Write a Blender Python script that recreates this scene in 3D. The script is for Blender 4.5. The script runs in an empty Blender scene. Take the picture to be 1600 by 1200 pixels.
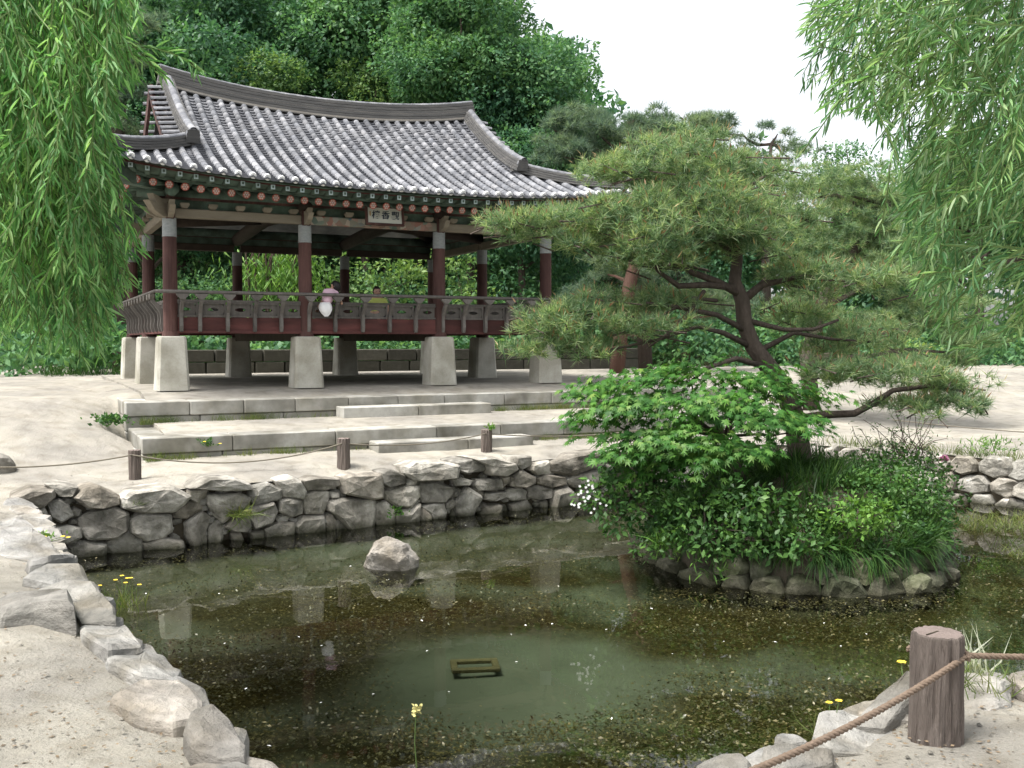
import bpy, math, random
import numpy as np
from mathutils import Vector, Matrix
from mathutils.geometry import delaunay_2d_cdt
from mathutils import noise as mnoise

# ------------------------------------------------------------------ camera, sky, sun, exposure
S = bpy.context.scene
COL = S.collection
F_PX = 1550.0
PITCH = math.atan(67.0 / F_PX)
EYE = 1.6
cam_d = bpy.data.cameras.new('camera')
cam_d.sensor_width = 36.0
cam_d.lens = F_PX / 1600.0 * 36.0
cam_d.clip_end = 600.0
cam_d.clip_start = 0.05
cam = bpy.data.objects.new('camera', cam_d)
COL.objects.link(cam)
cam.location = (0, 0, EYE)
cam.rotation_euler = (math.pi / 2 - PITCH, 0, 0)
S.camera = cam

SUN_DIR = Vector((-0.38, -0.22, 0.90)).normalized()      # towards the sun
world = bpy.data.worlds.new('World')
S.world = world
world.use_nodes = True
wn = world.node_tree
wn.nodes.clear()
w_out = wn.nodes.new('ShaderNodeOutputWorld')
w_bg = wn.nodes.new('ShaderNodeBackground')
w_hsv = wn.nodes.new('ShaderNodeHueSaturation')
w_sky = wn.nodes.new('ShaderNodeTexSky')
w_sky.sky_type = 'NISHITA'
w_sky.sun_disc = False
w_sky.sun_elevation = math.asin(SUN_DIR.z)
w_sky.sun_rotation = math.atan2(SUN_DIR.x, SUN_DIR.y)
w_sky.air_density = 1.0
w_sky.dust_density = 4.0
w_sky.ozone_density = 1.0
w_hsv.inputs['Saturation'].default_value = 0.22          # overcast: the haze whitens the blue
w_hsv.inputs['Value'].default_value = 1.0
w_bg.inputs['Strength'].default_value = 0.12
wn.links.new(w_sky.outputs[0], w_hsv.inputs['Color'])
wn.links.new(w_hsv.outputs[0], w_bg.inputs['Color'])
wn.links.new(w_bg.outputs[0], w_out.inputs['Surface'])

sun_d = bpy.data.lights.new('sun', 'SUN')
sun_d.energy = 2.0
sun_d.angle = math.radians(22)
sun_d.color = (1.0, 0.97, 0.92)
sun = bpy.data.objects.new('sun', sun_d)
COL.objects.link(sun)
sun.rotation_euler = SUN_DIR.to_track_quat('Z', 'Y').to_euler()

S.view_settings.view_transform = 'Standard'
S.view_settings.look = 'None'
S.view_settings.gamma = 1.0
S.view_settings.use_curve_mapping = False
S.view_settings.exposure = 1.65
S.render.engine = 'CYCLES'
S.cycles.use_denoising = True
S.cycles.max_bounces = 10
S.cycles.diffuse_bounces = 6
S.cycles.transparent_max_bounces = 12
S.cycles.transmission_bounces = 4

random.seed(7)
RNG = np.random.default_rng(11)

# ------------------------------------------------------------------ survey helpers: photo sight lines to places
def ray(px, py):
    x = (px - 800.0) / F_PX
    y = -(py - 600.0) / F_PX
    return Vector((x, math.cos(PITCH) + y * math.sin(PITCH), -math.sin(PITCH) + y * math.cos(PITCH)))
def at_z(px, py, z):
    d = ray(px, py); k = (z - EYE) / d.z
    return Vector((d.x * k, d.y * k, z))
def at_y(px, py, y):
    d = ray(px, py); k = y / d.y
    return Vector((d.x * k, y, EYE + d.z * k))

def smooth(a, b, x):
    t = min(1.0, max(0.0, (x - a) / (b - a)))
    return t * t * (3 - 2 * t)

# ------------------------------------------------------------------ object helpers
def tag(o, label=None, cat=None, group=None, kind=None):
    if label: o['label'] = label
    if cat: o['category'] = cat
    if group: o['group'] = group
    if kind: o['kind'] = kind
    return o

def thing(name, label, cat, loc=(0, 0, 0), rz=0.0, group=None):
    o = bpy.data.objects.new(name, None)
    o.empty_display_size = 0.2
    COL.objects.link(o)
    o.location = loc
    o.rotation_euler = (0, 0, rz)
    return tag(o, label, cat, group)

def wmat(o):
    m = Matrix.Translation(o.location) @ o.rotation_euler.to_matrix().to_4x4() @ Matrix.Diagonal(o.scale).to_4x4()
    return (wmat(o.parent) @ m) if o.parent else m

def link(name, me, parent=None, mats=None):
    o = bpy.data.objects.new(name, me)
    COL.objects.link(o)
    if parent: o.parent = parent
    return o

class MB:
    """collects faces, then links them as one mesh object"""
    def __init__(self):
        self.v = []; self.f = []; self.mi = []
    def add(self, verts, faces, mi=0):
        b = len(self.v)
        self.v.extend([tuple(p) for p in verts])
        self.f.extend([tuple(i + b for i in f) for f in faces])
        self.mi.extend([mi] * len(faces))
        return self
    def box(self, c, size, rot=None, mi=0, taper=1.0):
        hx, hy, hz = size[0] / 2, size[1] / 2, size[2] / 2
        vs = []
        for z in (-1, 1):
            k = taper if z > 0 else 1.0
            for x, y in ((-1, -1), (1, -1), (1, 1), (-1, 1)):
                p = Vector((x * hx * k, y * hy * k, z * hz))
                if rot is not None: p = rot @ p
                vs.append(p + Vector(c))
        return self.add(vs, [(3, 2, 1, 0), (4, 5, 6, 7), (0, 1, 5, 4), (1, 2, 6, 5), (2, 3, 7, 6), (3, 0, 4, 7)], mi)
    def bbox(self, c, size, bev=0.01, rot=None, mi=0):
        """box with chamfered edges"""
        h = [s / 2 for s in size]; b = min(bev, min(h) * 0.45)
        vs = []; idx = {}
        for sx in (-1, 1):
            for sy in (-1, 1):
                for sz in (-1, 1):
                    for a in range(3):
                        p = [sx * (h[0] - b), sy * (h[1] - b), sz * (h[2] - b)]
                        p[a] = (sx, sy, sz)[a] * h[a]
                        q = Vector(p)
                        if rot is not None: q = rot @ q
                        idx[(sx, sy, sz, a)] = len(vs); vs.append(q + Vector(c))
        fs = []
        for a in range(3):
            o1, o2 = (a + 1) % 3, (a + 2) % 3
            for s in (-1, 1):
                quad = []
                for u, w in ((-1, -1), (1, -1), (1, 1), (-1, 1)):
                    k = [0, 0, 0]; k[a] = s; k[o1] = u; k[o2] = w
                    quad.append(idx[tuple(k) + (a,)])
                fs.append(tuple(quad if s > 0 else quad[::-1]))
        for a in range(3):                                   # edges along axis a
            o1, o2 = (a + 1) % 3, (a + 2) % 3
            for u in (-1, 1):
                for w in (-1, 1):
                    k0 = [0, 0, 0]; k0[a] = -1; k0[o1] = u; k0[o2] = w
                    k1 = list(k0); k1[a] = 1
                    q = (idx[tuple(k0) + (o1,)], idx[tuple(k1) + (o1,)], idx[tuple(k1) + (o2,)], idx[tuple(k0) + (o2,)])
                    fs.append(q if u * w > 0 else q[::-1])
        for sx in (-1, 1):
            for sy in (-1, 1):
                for sz in (-1, 1):
                    t = tuple(idx[(sx, sy, sz, a)] for a in range(3))
                    fs.append(t if sx * sy * sz > 0 else t[::-1])
        return self.add(vs, fs, mi)
    def tube(self, pts, radii, n=6, cap=True, mi=0, squash=None):
        pts = [Vector(p) for p in pts]
        if not hasattr(radii, '__len__'): radii = [radii] * len(pts)
        rings = []; ref = None
        for i, p in enumerate(pts):
            t = (pts[min(i + 1, len(pts) - 1)] - pts[max(i - 1, 0)])
            t = t.normalized() if t.length > 1e-9 else Vector((0, 0, 1))
            if ref is None:
                ref = Vector((1, 0, 0)) if abs(t.x) < 0.8 else Vector((0, 1, 0))
            a = (ref - t * ref.dot(t)).normalized(); ref = a
            b = t.cross(a)
            rings.append([p + (a * math.cos(2 * math.pi * k / n) + b * math.sin(2 * math.pi * k / n)) * radii[i] for k in range(n)])
        vs = [v for r in rings for v in r]; fs = []
        for i in range(len(pts) - 1):
            for k in range(n):
                k2 = (k + 1) % n
                fs.append((i * n + k, i * n + k2, (i + 1) * n + k2, (i + 1) * n + k))
        if cap:
            fs.append(tuple(range(n - 1, -1, -1)))
            fs.append(tuple((len(pts) - 1) * n + k for k in range(n)))
        return self.add(vs, fs, mi)
    def sweep(self, pts, prof, cap=True, mi=0, up=Vector((0, 0, 1))):
        """closed profile [(side, up)] carried along pts, kept upright"""
        pts = [Vector(p) for p in pts]; n = len(prof); vs = []
        for i, p in enumerate(pts):
            t = (pts[min(i + 1, len(pts) - 1)] - pts[max(i - 1, 0)]).normalized()
            sd = t.cross(up).normalized(); u2 = sd.cross(t).normalized()
            vs += [p + sd * a + u2 * b for a, b in prof]
        fs = []
        for i in range(len(pts) - 1):
            for k in range(n):
                k2 = (k + 1) % n
                fs.append((i * n + k, i * n + k2, (i + 1) * n + k2, (i + 1) * n + k))
        if cap:
            fs.append(tuple(range(n - 1, -1, -1)))
            fs.append(tuple((len(pts) - 1) * n + k for k in range(n)))
        return self.add(vs, fs, mi)
    def prism(self, poly, o, ux, uy, depth, mi=0):
        """2D outline in the frame (o, ux, uy), thickened by depth along ux x uy"""
        o, ux, uy = Vector(o), Vector(ux), Vector(uy)
        n = ux.cross(uy).normalized(); k = len(poly)
        vs = [o + ux * a + uy * b for a, b in poly] + [o + ux * a + uy * b + n * depth for a, b in poly]
        fs = [tuple(range(k - 1, -1, -1)), tuple(range(k, 2 * k))]
        fs += [(i, (i + 1) % k, k + (i + 1) % k, k + i) for i in range(k)]
        return self.add(vs, fs, mi)
    def build(self, name, mat, parent=None, smooth=False, world=False, kind=None, centre=False):
        me = bpy.data.meshes.new(name)
        v = self.v
        if world and parent is not None:
            inv = wmat(parent).inverted()
            v = [tuple(inv @ Vector(p)) for p in v]
        off = None
        if centre and v:
            a = np.array(v); off = (a.min(0) + a.max(0)) / 2
            v = [tuple(p) for p in (a - off)]
        me.from_pydata(v, [], self.f)
        for m in (mat if isinstance(mat, (list, tuple)) else [mat]):
            me.materials.append(m)
        if isinstance(mat, (list, tuple)):
            me.polygons.foreach_set('material_index', self.mi)
        if smooth:
            me.polygons.foreach_set('use_smooth', [True] * len(me.polygons))
        me.update()
        o = link(name, me, parent)
        if off is not None: o.location = off
        if kind: o['kind'] = kind
        return o

def np_mesh(name, verts, faces, mat, parent=None, kind=None, smooth=False, world=False):
    """verts (N,3), faces (M,k) all with k corners"""
    me = bpy.data.meshes.new(name)
    verts = np.asarray(verts, dtype=np.float32)
    if world and parent is not None:
        inv = np.array(wmat(parent).inverted())
        verts = verts @ inv[:3, :3].T.astype(np.float32) + inv[:3, 3].astype(np.float32)
    faces = np.asarray(faces, dtype=np.int32)
    m, k = faces.shape
    me.vertices.add(len(verts)); me.vertices.foreach_set('co', np.ascontiguousarray(verts, dtype=np.float32).ravel())
    me.loops.add(m * k); me.loops.foreach_set('vertex_index', faces.ravel())
    me.polygons.add(m)
    me.polygons.foreach_set('loop_start', np.arange(0, m * k, k, dtype=np.int32))
    try:
        me.polygons.foreach_set('loop_total', np.full(m, k, dtype=np.int32))
    except Exception:
        pass
    if smooth: me.polygons.foreach_set('use_smooth', np.ones(m, dtype=bool))
    me.materials.append(mat)
    me.update(calc_edges=True)
    o = link(name, me, parent)
    if kind: o['kind'] = kind
    return o

def unit(a):
    return a / np.maximum(np.linalg.norm(a, axis=-1, keepdims=True), 1e-9)

# leaf outlines: (side, along, lift), triangles
T_LEAF = (np.array([(0, 0, 0), (.27, .45, .06), (0, 1, 0), (-.27, .45, .06)], float), [(0, 1, 2), (0, 2, 3)])
T_CLUMP = (np.array([(0, 0, 0), (.42, .3, .12), (.3, .8, .0), (0, 1.0, -.15), (-.36, .7, .05), (-.4, .25, .1)], float), [(0, 1, 2), (0, 2, 3), (0, 3, 4), (0, 4, 5)])
T_WILLOW = (np.array([(0, 0, 0), (.065, .3, .03), (.052, .65, .0), (0, 1, -.12), (-.052, .65, .0), (-.065, .3, .03)], float),
            [(0, 1, 2), (0, 2, 3), (0, 3, 4), (0, 4, 5)])
T_NEEDLE = (np.array([(-.034, 0, 0), (.034, 0, 0), (0, 1, 0)], float), [(0, 1, 2)])
T_BAMBOO = (np.array([(0, 0, 0), (.09, .3, .02), (0, 1, -.15), (-.09, .3, .02)], float), [(0, 1, 2), (0, 2, 3)])
T_BLADE = (np.array([(-.02, 0, 0), (.02, 0, 0), (.017, .45, .06), (-.017, .45, .06), (0, 1, -.2)], float), [(0, 1, 2), (0, 2, 3), (3, 2, 4)])
def _maple():
    v = [(0, 0, 0.0)]
    for a, r in ((-150, .18), (-118, .42), (-96, .26), (-72, .62), (-50, .3), (-34, .86), (-17, .38), (0, 1.0), (17, .38), (34, .86), (50, .3), (72, .62), (96, .26), (118, .42), (150, .18)):
        t = math.radians(a); v.append((math.sin(t) * r * .72, math.cos(t) * r * .72 + .2, -.16 * r * r))
    v[0] = (0, .2, .03)
    return (np.array(v, float), [(0, i + 1, i) for i in range(1, 15)])
T_MAPLE = _maple()

def leaves(name, C, D, N, size, tmpl, mat, parent=None, world=True, kind='stuff', width=None):
    C = np.asarray(C, float); D = unit(np.asarray(D, float)); N = np.asarray(N, float)
    side = unit(np.cross(D, N)); N2 = np.cross(side, D)
    size = np.broadcast_to(np.asarray(size, float), (len(C),))
    t, tri = tmpl
    w = np.ones(len(C)) if width is None else np.broadcast_to(width, (len(C),))
    V = C[:, None, :] + size[:, None, None] * (t[None, :, 0:1] * side[:, None, :] * w[:, None, None] + t[None, :, 1:2] * D[:, None, :] + t[None, :, 2:3] * N2[:, None, :])
    k = len(t)
    Fc = (np.array(tri)[None, :, :] + (np.arange(len(C)) * k)[:, None, None]).reshape(-1, 3)
    return np_mesh(name, V.reshape(-1, 3), Fc, mat, parent, kind, world=world)

def rand_dirs(n, rng=None):
    r = rng or RNG
    return unit(r.normal(size=(n, 3)))

# ------------------------------------------------------------------ materials
def new_mat(name):
    m = bpy.data.materials.new(name); m.use_nodes = True
    nt = m.node_tree; nt.nodes.clear()
    out = nt.nodes.new('ShaderNodeOutputMaterial')
    return m, nt, out

def ramp(nt, cols, pos=None):
    r = nt.nodes.new('ShaderNodeValToRGB')
    e = r.color_ramp.elements
    n = len(cols)
    while len(e) < n: e.new(0.5)
    for i, c in enumerate(cols):
        e[i].position = pos[i] if pos else i / (n - 1)
        e[i].color = (*c, 1)
    return r

def surf(name, cols, scale=6.0, detail=6.0, rough=0.85, bump=0.4, bscale=25.0, stretch=(1, 1, 1), cols2=None, scale2=1.2, spec=0.3, pos=None, rnd=0.15, bdist=0.02):
    """weathered surface: fine mottling over a broad tone, with relief; each piece a little different"""
    m, nt, out = new_mat(name)
    N, L = nt.nodes, nt.links
    tc = N.new('ShaderNodeTexCoord'); mp = N.new('ShaderNodeMapping'); mp.inputs['Scale'].default_value = stretch
    oi = N.new('ShaderNodeObjectInfo')
    add = N.new('ShaderNodeVectorMath'); add.operation = 'ADD'
    mul = N.new('ShaderNodeVectorMath'); mul.operation = 'SCALE'; mul.inputs['Scale'].default_value = 1.0
    comb = N.new('ShaderNodeCombineXYZ')
    sc = N.new('ShaderNodeMath'); sc.operation = 'MULTIPLY'; sc.inputs[1].default_value = 37.0
    L.new(oi.outputs['Random'], sc.inputs[0])
    for i in range(3): L.new(sc.outputs[0], comb.inputs[i])
    L.new(tc.outputs['Object'], add.inputs[0]); L.new(comb.outputs[0], add.inputs[1])
    L.new(add.outputs[0], mp.inputs['Vector'])
    n1 = N.new('ShaderNodeTexNoise'); n1.inputs['Scale'].default_value = scale; n1.inputs['Detail'].default_value = detail; n1.inputs['Roughness'].default_value = 0.65
    L.new(mp.outputs[0], n1.inputs['Vector'])
    r1 = ramp(nt, cols, pos); L.new(n1.outputs['Fac'], r1.inputs['Fac'])
    col = r1.outputs['Color']
    if cols2:
        n2 = N.new('ShaderNodeTexNoise'); n2.inputs['Scale'].default_value = scale2; n2.inputs['Detail'].default_value = 4
        L.new(mp.outputs[0], n2.inputs['Vector'])
        r2 = ramp(nt, cols2, [0.38, 0.62] if len(cols2) == 2 else None); L.new(n2.outputs['Fac'], r2.inputs['Fac'])
        mx = N.new('ShaderNodeMix'); mx.data_type = 'RGBA'; mx.blend_type = 'MULTIPLY'; mx.inputs['Factor'].default_value = 1.0
        L.new(col, mx.inputs['A']); L.new(r2.outputs['Color'], mx.inputs['B']); col = mx.outputs['Result']
    if rnd:
        hs = N.new('ShaderNodeHueSaturation')
        mr = N.new('ShaderNodeMapRange'); mr.inputs['To Min'].default_value = 1 - rnd; mr.inputs['To Max'].default_value = 1 + rnd
        L.new(oi.outputs['Random'], mr.inputs['Value']); L.new(mr.outputs[0], hs.inputs['Value']); L.new(col, hs.inputs['Color']); col = hs.outputs[0]
    b = N.new('ShaderNodeBsdfPrincipled'); b.inputs['Roughness'].default_value = rough; b.inputs['Specular IOR Level'].default_value = spec
    L.new(col, b.inputs['Base Color'])
    if bump:
        n3 = N.new('ShaderNodeTexNoise'); n3.inputs['Scale'].default_value = bscale; n3.inputs['Detail'].default_value = 5; n3.inputs['Roughness'].default_value = 0.7
        L.new(mp.outputs[0], n3.inputs['Vector'])
        bp = N.new('ShaderNodeBump'); bp.inputs['Strength'].default_value = bump; bp.inputs['Distance'].default_value = bdist
        L.new(n3.outputs['Fac'], bp.inputs['Height']); L.new(bp.outputs[0], b.inputs['Normal'])
    L.new(b.outputs[0], out.inputs['Surface'])
    return m

def leaf_mat(name, cols, transl=0.35, rough=0.5, spec=0.25, pos=None, tcol=1.25, patch=1.0):
    m, nt, out = new_mat(name)
    N, L = nt.nodes, nt.links
    g = N.new('ShaderNodeNewGeometry')
    r = ramp(nt, cols, pos); L.new(g.outputs['Random Per Island'], r.inputs['Fac'])
    # shoots differ: fresher and older growth in patches
    pn = N.new('ShaderNodeTexNoise'); pn.inputs['Scale'].default_value = patch; pn.inputs['Detail'].default_value = 3
    L.new(g.outputs['Position'], pn.inputs['Vector'])
    pr = ramp(nt, [(.62, .70, .74), (1.0, 1.0, 1.0), (1.22, 1.14, .95)], [.34, .5, .66]); L.new(pn.outputs['Fac'], pr.inputs['Fac'])
    pm = N.new('ShaderNodeMix'); pm.data_type = 'RGBA'; pm.blend_type = 'MULTIPLY'; pm.inputs['Factor'].default_value = 1
    L.new(r.outputs['Color'], pm.inputs['A']); L.new(pr.outputs[0], pm.inputs['B'])
    class _R: outputs = {'Color': pm.outputs['Result']}
    r = _R
    b = N.new('ShaderNodeBsdfPrincipled'); b.inputs['Roughness'].default_value = rough; b.inputs['Specular IOR Level'].default_value = spec
    L.new(r.outputs['Color'], b.inputs['Base Color'])
    t = N.new('ShaderNodeBsdfTranslucent')
    mu = N.new('ShaderNodeMix'); mu.data_type = 'RGBA'; mu.blend_type = 'MULTIPLY'; mu.inputs['Factor'].default_value = 1.0
    mu.inputs['B'].default_value = (tcol, tcol, tcol * .6, 1)
    L.new(r.outputs['Color'], mu.inputs['A']); L.new(mu.outputs['Result'], t.inputs['Color'])
    mx = N.new('ShaderNodeMixShader'); mx.inputs[0].default_value = transl
    L.new(b.outputs[0], mx.inputs[1]); L.new(t.outputs[0], mx.inputs[2]); L.new(mx.outputs[0], out.inputs['Surface'])
    return m

def plain(name, col, rough=0.7, spec=0.3):
    m, nt, out = new_mat(name)
    b = nt.nodes.new('ShaderNodeBsdfPrincipled'); b.inputs['Base Color'].default_value = (*col, 1)
    b.inputs['Roughness'].default_value = rough; b.inputs['Specular IOR Level'].default_value = spec
    nt.links.new(b.outputs[0], out.inputs['Surface'])
    return m

M_SAND = surf('sandy_soil', [(.215, .204, .178), (.298, .284, .25), (.38, .364, .325)], scale=3.0, detail=10, rough=.95, bump=.85, bscale=45, cols2=[(.80, .79, .79), (1.07, 1.05, 1.01)], scale2=.9, rnd=0, spec=.1, bdist=.022)
M_STONE = surf('field_stone', [(.10, .10, .095), (.235, .225, .205), (.37, .355, .33), (.52, .51, .49)], scale=5.5, detail=12, rough=.92, bump=.9, bscale=22, cols2=[(.62, .60, .56), (1.1, 1.08, 1.05)], scale2=2.6, pos=[.28, .45, .6, .76], rnd=.28, spec=.2, bdist=.03)
M_MOSSY = surf('mossy_stone', [(.035, .04, .025), (.085, .085, .065), (.16, .155, .13), (.27, .26, .235)], scale=6, detail=12, rough=.95, bump=.9, bscale=22, cols2=[(.55, .62, .45), (1.1, 1.08, 1.05)], scale2=3.2, pos=[.28, .45, .6, .78], rnd=.28, spec=.15, bdist=.03)
M_SHADEBLOCK = surf('shade_toned_block_stone', [(.03, .032, .024), (.06, .058, .046), (.11, .105, .09)], scale=6, detail=10, rough=.95, bump=.8, bscale=22, rnd=.25, spec=.15)  # block stone with the shade behind the pavilion put into its colour
M_SLAB = surf('pale_slab_stone', [(.15, .15, .145), (.26, .255, .245), (.40, .39, .375)], scale=4.0, detail=12, rough=.9, bump=.9, bscale=14, stretch=(1, 1, 1.6), cols2=[(.72, .71, .70), (1.1, 1.09, 1.07)], scale2=1.6, pos=[.3, .5, .72], rnd=.15, spec=.2, bdist=.03)
M_GRANITE = surf('dressed_granite', [(.20, .20, .19), (.34, .335, .315), (.42, .41, .385)], scale=9, detail=12, rough=.9, bump=.4, bscale=70, cols2=[(.62, .61, .58), (1.05, 1.04, 1.02)], scale2=1.7, rnd=.12, spec=.2, bdist=.008)
M_PLINTH = surf('plinth_granite', [(.32, .305, .265), (.45, .435, .385), (.52, .505, .46)], scale=30, detail=8, rough=.9, bump=.35, bscale=90, cols2=[(.66, .65, .60), (1.05, 1.05, 1.04)], scale2=1.6, rnd=.06, spec=.2, bdist=.006)
M_TILE = surf('roof_tile_clay', [(.105, .11, .12), (.155, .162, .175), (.205, .21, .222), (.28, .285, .295)], scale=5, detail=8, rough=.8, bump=.4, bscale=30, cols2=[(.7, .7, .72), (1.15, 1.12, 1.1)], scale2=2.2, pos=[.3, .45, .58, .75], rnd=.2, spec=.3, bdist=.01)
M_PAN = surf('roof_pan_tile', [(.10, .104, .112), (.18, .185, .197), (.28, .285, .295)], scale=7, detail=7, rough=.85, bump=.3, bscale=30, rnd=0, cols2=[(.7, .7, .72), (1.15, 1.12, 1.1)], scale2=1.3, spec=.25, bdist=.01)
M_RIDGE = surf('ridge_tile_layers', [(.04, .04, .042), (.09, .088, .085), (.19, .178, .16)], scale=3.2, detail=8, rough=.85, bump=.5, bscale=30, stretch=(.6, .6, 5), rnd=.1, spec=.25, bdist=.02)
M_PLASTER = surf('lime_plaster', [(.55, .55, .54), (.78, .78, .77)], scale=12, rough=.9, bump=.2, bscale=40, rnd=.1)
M_RED = surf('weathered_red_wood', [(.036, .023, .02), (.078, .040, .036), (.16, .10, .09)], scale=5, detail=8, rough=.75, bump=.35, bscale=16, stretch=(2.2, 2.2, .35), cols2=[(.55, .5, .48), (1.1, 1.05, 1.0)], scale2=1.4, rnd=.12, spec=.25, bdist=.01)
M_REDBAR = surf('weathered_red_beam', [(.042, .027, .025), (.095, .038, .035), (.155, .055, .05)], scale=4, detail=8, rough=.75, bump=.35, bscale=16, stretch=(.4, 2, 2), cols2=[(.5, .48, .45), (1.1, 1.0, .98)], scale2=1.3, rnd=.12, spec=.25, bdist=.01)
M_GREYWOOD = surf('grey_weathered_wood', [(.055, .05, .048), (.12, .11, .10), (.20, .185, .17)], scale=5, detail=9, rough=.85, bump=.5, bscale=18, stretch=(2.5, 2.5, .5), rnd=.2, spec=.2, bdist=.01)
M_TEAL = surf('faded_green_paint', [(.04, .06, .05), (.075, .115, .095), (.13, .17, .14)], scale=8, detail=8, rough=.8, bump=.3, bscale=20, cols2=[(.55, .5, .45), (1.1, 1.1, 1.05)], scale2=3.0, rnd=.15, spec=.25, bdist=.006)
M_TAN = surf('bare_tan_timber', [(.10, .085, .065), (.19, .165, .125), (.27, .24, .19)], scale=5, detail=8, rough=.85, bump=.3, bscale=20, stretch=(.4, 2, 2), rnd=.12, bdist=.006)
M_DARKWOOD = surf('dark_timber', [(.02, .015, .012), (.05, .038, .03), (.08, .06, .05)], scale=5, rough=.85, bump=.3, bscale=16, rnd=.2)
M_BAND = surf('painted_column_band', [(.10, .115, .12), (.21, .225, .225), (.33, .33, .32)], scale=12, detail=8, rough=.8, bump=.3, bscale=30, stretch=(1, 1, 3), rnd=.1, bdist=.006)
M_PALEBLUE = surf('pale_blue_paint', [(.20, .27, .28), (.42, .50, .50)], scale=14, rough=.8, bump=.1, rnd=.2)
M_FLOWERRED = surf('flower_red_paint', [(.22, .04, .03), (.38, .09, .065)], scale=30, rough=.8, bump=.1, rnd=.2)
M_PINKPALE = surf('pale_pink_paint', [(.35, .25, .21), (.5, .4, .35)], scale=20, rough=.8, bump=.1, rnd=.2)
M_BARK = surf('pine_bark', [(.035, .028, .024), (.085, .068, .058), (.15, .12, .10)], scale=9, detail=9, rough=.95, bump=1.0, bscale=13, stretch=(2, 2, .6), rnd=.1, spec=.1, bdist=.04)
M_REDBARK = surf('red_pine_bark', [(.05, .03, .024), (.10, .058, .045), (.14, .09, .072)], scale=7, rough=.95, bump=.8, bscale=13, stretch=(2, 2, .6), spec=.1)
M_POST = surf('log_post_bark', [(.048, .039, .034), (.145, .120, .105), (.28, .242, .215)], scale=7, detail=10, rough=.95, bump=1.0, bscale=9, stretch=(4.5, 4.5, .45), rnd=.12, spec=.1, bdist=.03)
M_POSTTOP = surf('log_post_sawn_top', [(.16, .125, .11), (.25, .205, .185)], scale=20, rough=.95, bump=.5, bscale=50, rnd=.1, spec=.1)
M_ROPE = surf('rope_fibre', [(.12, .085, .06), (.23, .175, .135)], scale=60, rough=.95, bump=.6, bscale=150, rnd=.1, spec=.1, bdist=.004)
M_OLDROPE = surf('old_rope_fibre', [(.12, .105, .08), (.22, .20, .16)], scale=40, rough=.95, bump=.2, rnd=.1, spec=.1)
M_EARTH = surf('dark_earth', [(.05, .043, .032), (.10, .085, .063)], scale=4, rough=.98, bump=.6, bscale=20, rnd=0, spec=.1)
M_HILL = surf('hill_ground', [(.028, .034, .016), (.055, .06, .03), (.12, .085, .055)], scale=1.2, rough=.98, bump=.8, bscale=6, rnd=0, spec=.1, pos=[.35, .52, .68])

L_WILLOW = leaf_mat('willow_leaf', [(.068, .195, .07), (.135, .315, .105), (.20, .40, .15), (.31, .47, .25)], transl=.48, rough=.5, spec=.22, patch=2.2)
L_WILLOW2 = leaf_mat('willow_leaf_grey', [(.068, .175, .07), (.135, .285, .11), (.21, .37, .17), (.34, .46, .29)], transl=.45, rough=.45, spec=.3, patch=2.2)
L_NEEDLE = leaf_mat('pine_needle', [(.08, .155, .075), (.145, .24, .12), (.215, .31, .165), (.36, .40, .25)], transl=.5, rough=.5, patch=3.2)
L_NEEDLE_D = leaf_mat('pine_needle_bluish', [(.075, .13, .095), (.13, .195, .14), (.19, .25, .18)], transl=.5, rough=.55, patch=0.9)
L_CANDLE = leaf_mat('pine_candle', [(.22, .10, .05), (.28, .17, .09), (.30, .25, .13)], transl=.1)
L_MAPLE = leaf_mat('maple_leaf', [(.032, .105, .022), (.055, .16, .03), (.09, .215, .042), (.17, .27, .07)], transl=.38, rough=.6, spec=.18, pos=[0, .4, .85, 1], patch=3)
L_SHRUB = leaf_mat('shrub_leaf', [(.025, .07, .018), (.05, .12, .03), (.09, .185, .045)], transl=.33, rough=.45, patch=4)
L_SHRUBL = leaf_mat('light_shrub_leaf', [(.07, .16, .03), (.12, .25, .05), (.18, .31, .075)], transl=.35, rough=.45, patch=4)
L_SHRUBM = leaf_mat('mid_shrub_leaf', [(.035, .10, .025), (.07, .165, .04), (.115, .22, .06)], transl=.35, rough=.45, patch=4)
L_GRASS = leaf_mat('long_grass', [(.016, .05, .011), (.035, .09, .018), (.065, .13, .03)], transl=.35, rough=.5, patch=4)
L_DEC = leaf_mat('broad_leaf', [(.045, .125, .06), (.088, .20, .09), (.145, .275, .115)], transl=.42, rough=.5, patch=0.7)
L_DEC2 = leaf_mat('broad_leaf_bright', [(.065, .145, .05), (.125, .22, .07), (.19, .29, .095)], transl=.42, rough=.5, patch=0.9)
L_DEC3 = leaf_mat('broad_leaf_deep', [(.033, .10, .055), (.065, .16, .08), (.105, .225, .105)], transl=.42, rough=.5, patch=0.6)
L_WEED = leaf_mat('water_weed', [(.036, .033, .015), (.075, .068, .03), (.115, .104, .048), (.145, .13, .062)], transl=.1, rough=.35, spec=.5, patch=3)
L_DRY = leaf_mat('dry_litter', [(.16, .12, .08), (.26, .2, .14), (.09, .07, .05)], transl=.1)
P_WHITE = plain('white_petal', (.8, .8, .78)); P_YELLOW = plain('yellow_petal', (.75, .55, .05)); P_PINK = plain('pink_petal', (.7, .35, .5))
P_STEM = plain('green_stem', (.09, .14, .04)); P_TWIG = plain('brown_twig', (.09, .065, .05), .9)

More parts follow.
